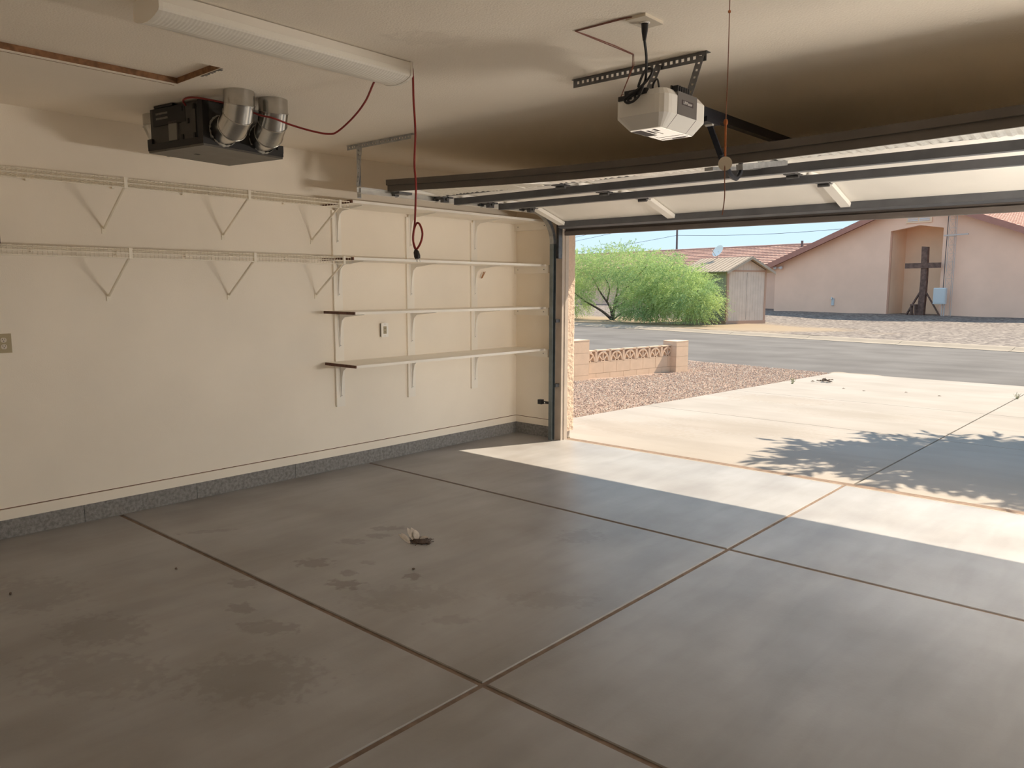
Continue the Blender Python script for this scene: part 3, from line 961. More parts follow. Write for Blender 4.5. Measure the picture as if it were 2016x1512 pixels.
for (a, z) in ((A - .19, 2.575), (A - .08, 2.575), (A - .19, 2.415), (A - .08, 2.415), (A - .135, 2.5)):
    MB(TV).box(a - .008, a + .008, -B - .002, -B + .006, z - .014, z + .014).build('latch', 'hrv_black', hv)
MB(TV).box(-A + .07, -A + .25, -B + .0, -B + .22, 2.603, 2.617).build('mounting_plate', 'hrv_black', hv)
MB(TV).box(-.05, -.03, -.13, -.10, 2.3485, 2.351).build('drain_plug', 'hrv_black', hv)


def elbow(pts, r, name='duct_elbow'):
    """sheet metal elbow of straight gores with raised seams; pts = centre line corners"""
    P = [Vector(q_) for q_ in pts]
    seg = 28
    # cut planes: at the ends along the leg, between legs on the bisector
    rings_ = []
    for i, c in enumerate(P):
        d0 = (P[i] - P[i - 1]).normalized() if i > 0 else (P[1] - P[0]).normalized()
        d1 = (P[i + 1] - P[i]).normalized() if i < len(P) - 1 else d0
        nrm = (d0 + d1).normalized()
        leg = d0
        # circle around the incoming leg, slid along it onto the cut plane
        sx = leg.cross(Vector((0, 1, 0))).normalized()
        sy = leg.cross(sx).normalized()
        rg = []
        for k in range(seg):
            a = 2 * math.pi * k / seg
            o_ = sx * math.cos(a) * r + sy * math.sin(a) * r
            t = -o_.dot(nrm) / leg.dot(nrm)
            rg.append(c + o_ + leg * t)
        rings_.append((c, rg))
    q_, f_ = [], []
    for i in range(len(rings_) - 1):
        k0 = len(q_)
        (c0, a_), (c1, b2) = rings_[i], rings_[i + 1]
        q_ += a_ + b2
        f_ += [(k0 + k, k0 + (k + 1) % seg, k0 + seg + (k + 1) % seg, k0 + seg + k) for k in range(seg)]
    mb = MB().add(q_, f_)
    body = mb.build(name, 'duct_tin', hv, smooth=True)
    for i in range(1, len(rings_) - 1):
        c, rg = rings_[i]
        lp = [c + (w - c) * 1.012 for w in rg]
        MB().tube(lp + [lp[0]], .0028, 6, cap=False).build('seam', 'duct_tin', body, smooth=True)
    return body


for (cx_, cy_, ex_, ey_) in ((1.33, 2.325, 1.045, 2.375), (1.30, 2.555, 1.0, 2.655)):
    end = Vector((ex_, ey_, 2.480))
    r = 0.082
    dx_, dy_ = ex_ - cx_, ey_ - cy_
    el = elbow([(cx_, cy_, H - .001), (cx_, cy_, 2.55), (cx_ + .10 * dx_, cy_ + .10 * dy_, 2.497), (cx_ + .42 * dx_, cy_ + .42 * dy_, 2.450), end + Vector((0.0, 0, -.03))], r)
    # crimped foil collar at the cabinet
    mbf = MB()
    n_ = 36
    ring0, ring1 = [], []
    for k in range(n_):
        a = 2 * math.pi * k / n_
        rr = r * (1.0 + .04 * (k % 2))
        ring0.append((end.x + .035, end.y + rr * math.cos(a), end.z - .03 + rr * math.sin(a)))
        ring1.append((end.x - .012, end.y + rr * 1.10 * math.cos(a), end.z - .03 + rr * 1.10 * math.sin(a)))
    mbf.add(ring0 + ring1, [(k, (k + 1) % n_, n_ + (k + 1) % n_, n_ + k) for k in range(n_)]).build('foil_collar', 'galv_bright', el)
elbow([(0.36, 2.30, H - .001), (0.36, 2.30, 2.56), (0.375, 2.32, 2.50), (0.43, 2.36, 2.445), (0.52, 2.42, 2.43)], .078)

# red cords
tag(MB().tube(smooth_path([(2.40, 2.592, H - .012), (2.45, 2.60, H - .014), (2.462, 2.60, H - .05), (2.465, 2.60, 2.45), (2.475, 2.6, 2.30), (2.465, 2.6, 2.15), (2.474, 2.6, 2.05), (2.468, 2.6, 1.93), (2.462, 2.6, 1.86)], 6) +
    smooth_path([(2.462, 2.600, 1.86), (2.446, 2.603, 1.80), (2.448, 2.604, 1.758), (2.468, 2.602, 1.735), (2.505, 2.598, 1.765), (2.524, 2.594, 1.81), (2.508, 2.592, 1.853), (2.482, 2.594, 1.860), (2.458, 2.596, 1.825), (2.450, 2.598, 1.78), (2.462, 2.600, 1.742), (2.468, 2.600, 1.732)], 5)[1:], .0052, 8).build('extension_cord', 'red_cord', smooth=True), 'red cord dangling from the ceiling light, looped above its plug', 'cord')
pg = empty('cord_plug', (2.475, 2.60, 1.70), 'black plug at the end of the dangling red cord', 'plug')
MB().tube([(2.466, 2.600, 1.735), (2.470, 2.600, 1.722), (2.477, 2.600, 1.700), (2.481, 2.600, 1.689)], [.006, .014, .016, .013], 10).build('plug_body', 'black_plastic', pg)
MB().bar((2.477, 2.596, 1.690), (2.483, 2.594, 1.672), .006, .0016).bar((2.486, 2.604, 1.690), (2.493, 2.606, 1.672), .006, .0016).build('prongs', 'galv_bright', pg)
tag(MB().tube(smooth_path([(0.93, 2.215, 2.585), (0.955, 2.19, 2.605), (1.02, 2.20, 2.612), (1.10, 2.24, 2.60), (1.19, 2.36, 2.575), (1.25, 2.425, 2.545), (1.34, 2.445, 2.51), (1.42, 2.48, 2.488), (1.45, 2.57, 2.462), (1.53, 2.66, 2.430), (1.60, 2.72, 2.415), (1.66, 2.74, 2.425), (1.82, 2.73, 2.48), (1.98, 2.69, 2.535), (2.14, 2.62, H - .03), (2.22, 2.595, H - .012), (2.30, 2.592, H - .010)], 6), .0055, 8).build('supply_cord', 'red_cord', smooth=True), 'red cord draped from the ventilation unit past its ducts to the light', 'cord')

# ------------------------------------------------------------------ board shelves on wall strips
SY = (3.905, 4.70, 5.53)
SZ = (0.905, 1.33, 1.757, 2.195)
NM = ('lowest', 'second lowest', 'second highest', 'highest')
for i, y in enumerate(SY):
    tag(MB().box(0.0, 0.019, y - .043, y + .043, .54, 2.172).build('wall_strip', 'shelf_paint', origin=(0, y, .54)), 'cream wooden wall strip behind the shelf brackets, ' + ('leftmost of three', 'middle of three', 'rightmost of three')[i], 'wall strip', 'wall strips')


def bracket(y, z, label):
    """stamped steel bracket: back plate, arm and curved web"""
    b_ = empty('shelf_bracket', (0.02, y, z), label, 'bracket', 'shelf brackets')
    w = .011
    MB().prism([(.019, z), (.36, z), (.36, z - .006), (.10, z - .032), (.062, z - .06), (.044, z - .12), (.034, z - .2), (.028, z - .275), (.019, z - .285)], 'y', y - .0018, y + .0018).build('web', 'white_paint', b_)
    MB().prism([(y - .017, z - .0), (y + .017, z), (y + .012, z - .2), (y + .006, z - .285), (y - .006, z - .285), (y - .012, z - .2)], 'x', .019, .0225).build('back_plate', 'white_paint', b_)
    MB().prism([(.019, y - .017), (.3, y - .010), (.37, y - .004), (.37, y + .004), (.3, y + .010), (.019, y + .017)], 'z', z - .004, z).build('arm', 'white_paint', b_)
    for zz in (z - .035, z - .27):
        MB().disc((.024, y + .004, zz), (1, 0, 0), .005, .004, 8).build('screw', 'galv_dark', b_)
    return b_


for k, z in enumerate(SZ):
    sh = empty('board_shelf', (0.22, 4.95, z), NM[k] + ' of the four cream board shelves by the door', 'shelf', 'board shelves')
    MB().box(0.021, 0.43, 3.762, 6.146, z, z + .021).build('board', 'shelf_paint', sh)
    MB().box(0.021, 0.43, 3.752, 3.7635, z - .0005, z + .0215).build('raw_end', 'raw_edge', sh)
    MB().box(0.002, 0.458, 6.148, 6.179, z - .068, z + .012).build('end_cleat', 'shelf_paint', sh)
    for x in (.05, .40):
        MB().disc((x, 6.147, z - .03), (0, 1, 0), .005, .004, 8).build('nail_head', 'galv_dark', sh)
    for j, y in enumerate(SY):
        bracket(y, z, 'white steel bracket under the ' + NM[k] + ' board shelf, ' + ('leftmost', 'middle', 'rightmost')[j] + ' of three')
pn = empty('clothes_peg', (0.09, 5.66, 1.66), 'small brown wooden peg dangling under a shelf bracket', 'peg')
MB().bar((.03, 5.655, 1.70), (.03, 5.615, 1.635), .007, .006, (1, 0, 0)).build('peg_half', 'pin_wood', pn)
MB().bar((.036, 5.668, 1.702), (.036, 5.622, 1.638), .006, .005, (1, 0, 0)).build('peg_half', 'pin_wood', pn)

# ------------------------------------------------------------------ wire shelves


def wire_shelf(z, label, y0, y1, feet, zf):
    s = empty('wire_shelf', (0.15, (y0 + y1) / 2, z), label, 'wire shelf', 'wire shelves')
    deck = MB()
    n = int((y1 - y0) / .0254)
    w = .0018
    for k in range(n + 1):
        y = y0 + (y1 - y0) * k / n
        deck.add([(.012, y - w, z), (.012, y + w, z), (.012, y, z + 2 * w), (.407, y - w, z), (.407, y + w, z), (.407, y, z + 2 * w)], [(0, 1, 4, 3), (1, 2, 5, 4), (2, 0, 3, 5)])
        deck.add([(.407, y - w, z), (.407, y + w, z), (.410, y, z), (.407, y - w, z - .055), (.407, y + w, z - .055), (.410, y, z - .055)], [(0, 1, 4, 3), (1, 2, 5, 4), (2, 0, 3, 5)])
    d = deck.build('cross_wires', 'wire_white', s)
    d['kind'] = 'stuff'
    for (x, zz) in ((.014, z), (.21, z - .003), (.405, z - .002), (.411, z - .055), (.411, z - .026)):
        MB().tube([(x, y0, zz), (x, y1, zz)], .0030, 6).build('long_rod', 'wire_white', s)
    for y in feet:
        br = MB().bar((.405, y - .012, z - .04), (.012, y, zf), .014, .009, (0, 1, 0)).build('brace', 'wire_white', s)
        MB().box(.0, .006, y - .012, y + .012, zf - .035, zf + .01).disc((.007, y, zf - .018), (1, 0, 0), .004, .004, 6).build('brace_foot', 'wire_white', br)
        MB().box(.402, .416, y - .022, y - .002, z - .058, z + .006).build('brace_hook', 'wire_white', br)
    for y in (1.65, 2.15, 2.62, 3.42):
        MB().box(.0, .022, y - .009, y + .009, z - .022, z + .008).build('wall_clip', 'wire_white', s)
    return s


wire_shelf(2.205, 'upper cream wire shelf along the left wall', -0.4, 3.748, (1.25, 2.08, 2.91, 3.67), 1.925)
wire_shelf(1.778, 'lower cream wire shelf along the left wall', -0.4, 3.748, (1.25, 2.085, 2.935, 3.695), 1.487)
tag(MB().box(.10, .38, 1.16, 1.385, 1.785, 1.838).box(.12, .36, 1.18, 1.365, 1.838, 1.846).build('black_case', 'black_plastic', origin=(.18, 1.3, 1.78)), 'black case lying on the lower wire shelf at the picture edge', 'case')

# ------------------------------------------------------------------ outlets
o1 = empty('wall_outlet', (0, 1.46, 1.2), 'tan two gang outlet plate low on the left wall', 'outlet')
MB().prism([(1.385, 1.146), (1.505, 1.146), (1.505, 1.263), (1.385, 1.263)], 'x', 0, .006).build('cover_plate', 'almond', o1)
for zc in (1.224, 1.184):
    r = MB().prism(rrect(1.463 - .016, 1.463 + .016, zc - .0145, zc + .0145, .012), 'x', .004, .009).build('receptacle', 'ivory', o1)
    MB().box(.0085, .0096, 1.455, 1.458, zc + .001, zc + .009).box(.0085, .0096, 1.468, 1.471, zc + .001, zc + .009).disc((.009, 1.463, zc - .006), (1, 0, 0), .003, .001, 8).build('slots', 'print_dark', r)
o2 = empty('switch_box', (0, 4.385, 1.17), 'white surface mounted outlet box between shelf strips', 'outlet')
MB().box(0, .020, 4.352, 4.418, 1.112, 1.228).build('box', 'hrv_label', o2)  # white box, the shade on its sides painted in as dark grey
MB().prism(rrect(4.348, 4.424, 1.108, 1.232, .006), 'x', .020, .026).build('cover_plate', 'white_paint', o2)
MB().prism(rrect(4.369, 4.403, 1.137, 1.203, .004), 'x', .026, .029).build('receptacle', 'outlet_tan', o2)
MB().box(.0288, .0298, 4.377, 4.380, 1.18, 1.19).box(.0288, .0298, 4.391, 4.394, 1.18, 1.19).box(.0288, .0298, 4.377, 4.380, 1.148, 1.158).box(.0288, .0298, 4.391, 4.394, 1.148, 1.158).build('slots', 'print_dark', o2)
for z in (1.118, 1.222):
    MB().disc((.0265, 4.386, z), (1, 0, 0), .003, .002, 8).build('screw', 'galv_dark', o2)

# photo-eye on the track
se = empty('door_sensor', (0.5, 6.05, 0.38), 'small dark door sensor bracketed to the left track', 'sensor')
MB().box(.43, .565, 6.04, 6.055, .375, .40).build('arm', 'black_plastic', se)
MB().box(.425, .475, 6.03, 6.07, .365, .412).build('sensor_body', 'black_plastic', se)
MB().box(.505, .515, 6.036, 6.041, .382, .392).build('status_light', 'print_light', se)

# heap of feathers and straw on the floor
fp = empty('feather_heap', (1.92, 3.04, 0), 'small heap of straw and white feathers on the stained slab', 'feathers')
sw = MB()
for k in range(90):
    a = random.uniform(0, 6.28)
    rr = random.uniform(0, .075)
    cx_, cy_ = 1.955 + rr * math.cos(a) * 1.0, 3.06 + rr * math.sin(a) * .8
    b2 = random.uniform(0, 6.28)
    L = random.uniform(.015, .045)
    z = random.uniform(.003, .016) * (1 - rr / .11)
    sw.bar((cx_, cy_, z), (cx_ + L * math.cos(b2), cy_ + L * math.sin(b2), max(.002, z + random.uniform(-.008, .010))), .004, .0025)
sw.ball((1.955, 3.06, .006), .06, .045, .012, 10, 5, .2)
so = sw.build('straw_clump', 'straw', fp)


def feather(base, tip, w, up_=(0, 0, 1)):
    base, tip = Vector(base), Vector(tip)
    d = tip - base
    s = d.cross(Vector(up_)).normalized()
    q, f = [], []
    for k in range(7):
        t = k / 6
        ww = w * math.sin(math.pi * min(1, .12 + t * .86))
        c = base + d * t
        c = c + Vector((0, 0, .006 * math.sin(t * 3.1)))
        q += [c - s * ww, c + Vector((0, 0, .002)), c + s * ww]
    for k in range(6):
        f += [(3 * k, 3 * k + 1, 3 * k + 4, 3 * k + 3), (3 * k + 1, 3 * k + 2, 3 * k + 5, 3 * k + 4)]
    return MB().add(q, f).build('feather', 'feather', fp)


for (b_, t_, w) in (((1.935, 2.995, .004), (1.835, 2.985, .040), .013), ((1.925, 3.00, .006), (1.85, 2.995, .048), .011), ((1.915, 3.04, .006), (1.868, 3.03, .078), .014), ((1.92, 3.05, .006), (1.888, 3.045, .080), .018), ((1.935, 3.055, .006), (1.912, 3.055, .068), .018), ((1.95, 3.06, .02), (2.00, 3.09, .03), .008)):
    feather(b_, t_, w, (.75, -.64, .3))
# stray specks on the slabs
for i, (x, y, lab) in enumerate(((1.30, 1.85, 'tiny dark seed beside the long floor joint'), (1.02, 1.13, 'tiny dark crumb near the left end of the front slab'), (2.28, 2.72, 'tiny dark crumb on the slab in front of the feathers'))):
    tag(MB().ball((x, y, .005), .010, .007, .005, 7, 4, .25).build('floor_crumb', 'dry_leaf', origin=(x, y, 0)), lab, 'crumb', 'crumbs on the slabs')

# ------------------------------------------------------------------ outside ground


def zd(y):
    return -0.02 - 0.0125 * (y - 6.34)


def zl(v):
    return -0.045 + (0 if v < 37 else 0.19 * min(1, (v - 37) / 5.6))


drive = empty('driveway', (0, 0, 0), 'sunlit concrete driveway running from the garage to the street', kind='structure')
MB().add([(-.25, 6.34, -.05), (8.6, 6.34, -.05), (8.6, 15.9, -.17), (-.05, 15.85, -.17)], [(0, 1, 2, 3)]).build('joint_bed', 'joint_dark', drive)
YJ = (6.345, 9.06, 11.59, 15.86)
XL = lambda y: -0.24 + 0.03 * (y - 6.3)
for (a, b_) in zip(YJ[:-1], YJ[1:]):
    for side in (0, 1):
        xa0, xa1 = (XL(a), XL(b_)) if side == 0 else (3.455, 3.455)
        xb0, xb1 = (3.437, 3.437) if side == 0 else (8.5, 8.5)
        e0, e1 = a + .006, b_ - .006
        MB().add([(xa0, e0, zd(e0)), (xb0, e0, zd(e0)), (xb1, e1, zd(e1)), (xa1, e1, zd(e1)), (xa0, e0, zd(e0) - .1), (xb0, e0, zd(e0) - .1), (xb1, e1, zd(e1) - .1), (xa1, e1, zd(e1) - .1)],
                 [(0, 1, 2, 3), (4, 7, 6, 5), (0, 4, 5, 1), (1, 5, 6, 2), (2, 6, 7, 3), (3, 7, 4, 0)]).build('slab', 'drive_concrete', drive)

# yard gravel left of the driveway
YS0 = 15.55


def yard(s, t):
    v0 = YS0
    xr = lambda y: XL(y) - .01
    y = 6.3 + t * 11.5
    x = -16 + s * (xr(min(y, 15.9)) + 16)
    u, v = toUV(x, y)
    if v > v0:
        k = v - v0
        x, y = x - US * k, y - UC * k
    return (x, y, zd(y) - .025 + .012 * noise.noise(Vector((x * 1.1, y * 1.1, 0))))


tag(MB().grid(yard, 90, 70).build('ground_yard', 'gravel_base'), 'pinkish gravel yard left of the driveway', kind='structure')
tag(MB().box(-300, 300, -60, 6.0, -.6, -.45).box(-300, 300, 6.0, 300, -.7, -.55).build('ground_far', 'gravel_base'), 'bare desert ground all around', kind='structure')
tag(MB().box(8.3, 30, 6.2, 15.5, -.4, -.11).build('ground_side', 'gravel_base'), 'gravel yard on the far side of the driveway', kind='structure')
# loose pebbles
WA = Vector((-2.81, 11.41, 0))
WD = Vector((0.36, 2.17, 0)).normalized()
N = 70000
X_, Y_ = rng.uniform(-9.5, 0, N), rng.uniform(6.9, 16.2, N)
ok_ = (X_ < -0.24 + 0.03 * (Y_ - 6.3) - .04 + .05 * rng.random(N)) & (US * X_ + UC * Y_ < YS0 - .03) & (X_ > 0.9 - 0.86 * (Y_ - 4.5) - 1.5)
sw_ = (X_ - WA.x) * WD.x + (Y_ - WA.y) * WD.y
ww_ = (X_ - WA.x) * WD.y - (Y_ - WA.y) * WD.x
ok_ &= ~((sw_ > -.55) & (sw_ < 2.72) & (ww_ > -.26) & (ww_ < .18))
X_, Y_ = X_[ok_], Y_[ok_]
n_ = len(X_)
r_ = rng.uniform(.007, .017, n_)
an = rng.uniform(0, 3.14, n_)
ca, sa, el_, hh = np.cos(an) * r_, np.sin(an) * r_, rng.uniform(.6, 1, n_), r_ * rng.uniform(.5, .9, n_)
Z_ = -0.02 - 0.0125 * (Y_ - 6.34) - .012
PV = np.stack([np.stack(q_, 1) for q_ in ((X_ + ca, Y_ + sa, Z_), (X_ - ca, Y_ - sa, Z_), (X_ - sa * el_, Y_ + ca * el_, Z_), (X_ + sa * el_, Y_ - ca * el_, Z_), (X_ + .3 * r_, Y_, Z_ + hh), (X_, Y_, Z_ - hh))], 1).reshape(-1, 3)
OF = np.array([(0, 2, 4), (2, 1, 4), (1, 3, 4), (3, 0, 4), (2, 0, 5), (1, 2, 5), (3, 1, 5), (0, 3, 5)])
PF = (np.arange(n_)[:, None, None] * 6 + OF[None]).reshape(-1, 3)
gs = MB()
gs.v, gs.f = PV.tolist(), PF.tolist()
tag(gs.build('pebbles', 'pebbles'), 'loose pink and tan pebbles over the gravel yard', 'gravel', kind='stuff')

# street, far kerb, church lot


def street(s, t):
    u = -75 + s * 125
    v = YS0 + t * (24.15 - YS0)
    z = -.185 + .09 * math.sin(math.pi * min(1, t * 1.15)) + .05 * t
    bend = max(0, -u - 16) ** 2 * .012
    return UV(u, v - bend * 0 + 0, z)


tag(MB().grid(street, 40, 14).build('ground_street', 'asphalt'), 'worn grey asphalt street', kind='structure')
tag(MB().grid(lambda s, t: UV(-3.2 + s * 14, YS0 - .1 + t * (1.0 + .25 * noise.noise(Vector((s * 9, 3, t)))), -.160 - .012 * t + .01 * noise.noise(Vector((s * 30, t * 4, 0)))), 60, 8).build('ground_shoulder', 'curb_tan'), 'sandy strip where the driveway meets the street', kind='structure')
kerb = empty('street_kerb', UV(-10, 24.4, -.1), 'low tan concrete kerb along the far side of the street', kind='structure')
for k in range(-22, 14):
    a, b_ = k * 3.05 + .008, k * 3.05 + 3.042
    MB(UV).prism([(24.1, -.16), (24.1, -.125), (24.35, -.105), (24.55, -.045), (24.85, -.04), (24.85, -.16)], 'x', a, b_).build('kerb_length', 'curb_tan', kerb)


def lot(s, t):
    u = -95 + s * 150
    v = 24.8 + (t ** 1.6) * 120
    z = zl(min(v, 46)) + .035 * noise.noise(Vector((u * .35, v * .35, 2))) + .02 * noise.noise(Vector((u * 1.3, v * 1.3, 5)))
    return UV(u, v, z)


tag(MB().grid(lot, 150, 90).build('ground_lot', 'lot_gravel', smooth=True), 'grey gravel lot with sandy patches across the street', kind='structure')

# ------------------------------------------------------------------ low block wall
bw = empty('block_wall', (-2.63, 12.5, -.11), 'low tan block wall with a row of fan pattern breeze blocks', 'garden wall')
WN = Vector((WD.y, -WD.x, 0))        # towards the driveway
BL, BH = 0.366, 0.20


def TW(s, w, z):
    q = WA + WD * s + WN * w
    return Vector((q.x, q.y, z))


def course(z, offs, s0, s1):
    s = offs
    while s < s1:
        a, b_ = max(s, s0), min(s + BL, s1)
        if b_ - a > .03:
            MB(TW).box(a + .003, b_ - .003, -.10, 0, z + .003, z + BH - .003).build('block', 'block', bw)
        s += BL
    MB(TW).box(s0, s1, -.095, -.006, z, z + BH).build('mortar', 'mortar', bw)


course(-.22, -BL * 1.5, -.12, 2.32)
course(-.02, -BL, -.12, 2.32)
z0 = .18
bh = .225
half = BL / 2


def breeze(s):
    mb = MB(TW)
    t = .022
    mb.box(s - half + .002, s + half - .002, -.095, 0, z0 + bh - t, z0 + bh).box(s - half + .002, s + half - .002, -.095, 0, z0, z0 + .012)
    mb.box(s - half + .002, s - half + .002 + t, -.095, 0, z0, z0 + bh).box(s + half - .002 - t, s + half - .002, -.095, 0, z0, z0 + bh)
    R0, R1 = .130, .160
    n = 14
    for k in range(n):
        a0, a1 = math.pi * k / n, math.pi * (k + 1) / n
        poly = [(s + R0 * math.cos(a0), z0 + .02 + R0 * math.sin(a0) * 1.12), (s + R1 * math.cos(a0), z0 + .02 + R1 * math.sin(a0) * 1.12), (s + R1 * math.cos(a1), z0 + .02 + R1 * math.sin(a1) * 1.12), (s + R0 * math.cos(a1), z0 + .02 + R0 * math.sin(a1) * 1.12)]
        mb.prism(poly, 'y', -.09, -.003)
    for a in (42, 90, 138):
        a = math.radians(a)
        d = Vector((math.cos(a), math.sin(a) * 1.12))
        p_ = Vector((-d[1], d[0])).normalized() * .012
        c0, c1 = Vector((s, z0 + .02)) + d * .03, Vector((s, z0 + .02)) + d * .14
        mb.prism([tuple(c0 + p_), tuple(c0 - p_), tuple(c1 - p_), tuple(c1 + p_)], 'y', -.09, -.003)
    for k in range(8):
        a0, a1 = math.pi * k / 8, math.pi * (k + 1) / 8
        mb.prism([(s + .028 * math.cos(a0), z0 + .012 + .028 * math.sin(a0)), (s + .05 * math.cos(a0), z0 + .012 + .05 * math.sin(a0)), (s + .05 * math.cos(a1), z0 + .012 + .05 * math.sin(a1)), (s + .028 * math.cos(a1), z0 + .012 + .028 * math.sin(a1))], 'y', -.09, -.003)
    return mb


for k in range(7):
    breeze(BL * k).build('breeze_block', 'block', bw)
for (s0, s1, w1, zt_, side) in ((-.50, -.10, .10, .60, 0), (2.29, 2.66, .14, .475, 1)):
    z = -.22
    while z < zt_ - .01:
        zz = min(z + BH, zt_)
        MB(TW).box(s0, s1, -.20, w1, z + .002, zz - .002).build('pier_block', 'block', bw)
        z += BH
    MB(TW).box(s0 + .006, s1 - .006, -.194, w1 - .006, -.22, zt_ - .01).build('mortar', 'mortar', bw)
    MB(TW).box(s0 - .002, s1 + .002, -.202, w1 + .002, zt_ - .002, zt_ + .012).build('pier_cap', 'block', bw)

# litter and weeds on the driveway
dl = empty('dry_leaf_clump', (0.54, 13.92, zd(13.92)), 'small clump of dead leaves near the end of the driveway', 'leaves')
mbl = MB()
for k in range(26):
    x, y = .54 + random.gauss(0, .07), 13.92 + random.gauss(0, .06)
    z = zd(y) + random.uniform(.005, .05)
    a = random.uniform(0, 6.28)
    mbl.add([(x, y, z), (x + .05 * math.cos(a), y + .05 * math.sin(a), z + .02), (x + .08 * math.cos(a + .4), y + .08 * math.sin(a + .4), z), (x + .05 * math.cos(a + .8), y + .05 * math.sin(a + .8), z + .015)], [(0, 1, 2, 3)])
mbl.build('leaves', 'dry_leaf', dl)
for (x, y, h, lab) in ((0.10, 13.55, .13, 'tiny pale weed at the driveway edge near the leaf clump'), (0.22, 13.2, .10, 'tiniest pale weed at the gravel edge of the driveway'), (3.46, 13.75, .16, 'thin dry weed standing in the centre driveway joint'), (0.58, 6.36, .05, 'tuft of dry grass at the foot of the stucco pier')):
    mw = MB()
    for k in range(12):
        a = random.uniform(0, 6.28)
        L = random.uniform(.3, 1) * h * .65
        b0 = Vector((x + random.gauss(0, .012), y + random.gauss(0, .012), zd(y) - .005))
        mw.bar(b0, b0 + Vector((math.cos(a) * L * .5, math.sin(a) * L * .5, L)), .006, .003)
    tag(mw.build('weed', 'weed', origin=(x, y, zd(y))), lab, 'weed', 'weeds')
for i, (x, y, lab) in enumerate(((1.1, 13.1, 'dark leaf scrap on the far driveway slab, nearest its left edge'), (1.45, 13.0, 'second dark leaf scrap from the left on the far driveway slab'), (2.0, 13.3, 'middle dark leaf scrap on the far driveway slab'), (2.5, 13.2, 'dark leaf scrap on the far driveway slab nearest the centre joint'))):
    z = zd(y) + .004
    tag(MB().add([(x, y, z), (x + .035, y + .006, z + .008), (x + .05, y + .03, z + .003), (x + .012, y + .027, z + .01)], [(0, 1, 2, 3)]).build('leaf_scrap', 'dry_leaf', origin=(x, y, zd(y))), lab, 'leaf', 'leaf scraps on the driveway')

# ------------------------------------------------------------------ church
CV = 42.8
ch = empty('church_building', UV(-14.4, 46, .14), 'pink stucco church gable with an arched niche and red tile roof', 'building')
RU, RZ, EU, EZ = -14.43, 6.15, -22.9, 2.88
sl = (RZ - EZ) / (RU - EU)
RE = 2 * RU - EU
rz = lambda u: RZ - sl * abs(u - RU)
NL, NR = -15.92, -13.21
wall = MB(UV)
for poly in ([(EU, -.1), (NL, -.1), (NL, rz(NL)), (EU, EZ)], [(NR, -.1), (RE, -.1), (RE, EZ), (NR, rz(NR))], [(NL, 4.56), (-14.40, 4.80), (NR, 4.60), (NR, rz(NR)), (RU, RZ), (NL, rz(NL))]):
    wall.prism(poly, 'y', CV, CV + .25)
wall.box(EU, EU + .25, CV + .25, 60, -.1, EZ).box(RE - .25, RE, CV + .25, 60, -.1, EZ)
wall.build('gable_wall', 'church_stucco', ch)
ND = 1.75
MB(UV).box(NL - .2, NL, CV + .2, CV + ND, -.1, 4.9).box(NR, NR + .2, CV + .2, CV + ND, -.1, 4.9).box(NL - .2, NR + .2, CV + ND, CV + ND + .2, -.1, 5.0).box(NL - .2, NR + .2, CV + .26, CV + ND + .2, 4.85, 5.0).build('niche', 'church_cream', ch)


def tiles(name, O, a, b_, La, Lb, parent, up_=Vector((0, 0, 1)), step=.09, rowh=.36, wave=.33, amp=.035):
    """courses of barrel tile: O eave corner, a along the eave, b up the slope"""
    nr = int(Lb / rowh)
    na = int(La / (wave / 2))
    q, f = [], []
    for r_ in range(nr):
        for (t, h) in ((r_, step), (r_ + .98, .012)):
            for k in range(na + 1):
                w = amp * (k % 2)
                q.append(O + a * (La * k / na) + b_ * (Lb * t / nr) + up_ * (h + w))
    n = na + 1
    for r_ in range(2 * nr - 1):
        for k in range(na):
            f.append((r_ * n + k, r_ * n + k + 1, (r_ + 1) * n + k + 1, (r_ + 1) * n + k))
    o = MB().add(q, f).build(name, 'tile_red', parent)
    o['kind'] = 'stuff'
    return o


OV = 0.55
bR = Vector((-(1), 0, sl)).normalized()


def dirv(du, dv, dz):
    q = UV(du, dv, dz)
    return q.normalized()


Lr = math.hypot(RE + .5 - RU, sl * (RE + .5 - RU))
tiles('roof_tiles', UV(RE + .5, CV - OV, rz(RE + .5) + .12), dirv(0, 1, 0), dirv(-1, 0, sl), 18, Lr, ch)
tiles('roof_tiles', UV(EU - .5, CV - OV, rz(EU - .5) + .12), dirv(0, 1, 0), dirv(1, 0, sl), 18, Lr, ch)
MB(UV).add([(RU, CV - OV, RZ + .11), (EU - .5, CV - OV, rz(EU - .5) + .11), (EU - .5, 60, rz(EU - .5) + .11), (RU, 60, RZ + .11), (RE + .5, CV - OV, rz(RE + .5) + .11), (RE + .5, 60, rz(RE + .5) + .11)], [(0, 1, 2, 3), (0, 3, 5, 4)]).build('roof_deck', 'fascia', ch)
for (ua, ub) in ((RU, EU - .5), (RU, RE + .5)):
    MB(UV).add([(ua, CV - OV, rz(ua) - .12), (ub, CV - OV, rz(ub) - .12), (ub, CV - OV, rz(ub) + .2), (ua, CV - OV, rz(ua) + .2), (ua, CV - OV + .06, rz(ua) - .12), (ub, CV - OV + .06, rz(ub) - .12), (ub, CV - OV + .06, rz(ub) + .2), (ua, CV - OV + .06, rz(ua) + .2)],
               [(0, 1, 2, 3), (4, 5, 6, 7), (0, 1, 5, 4), (2, 3, 7, 6), (0, 3, 7, 4), (1, 2, 6, 5)]).build('rake_fascia', 'fascia', ch)
ve = MB(UV).box(-15.12, -13.80, CV - .06, CV, 4.92, 5.42).build('gable_vent', 'church_cream', ch)
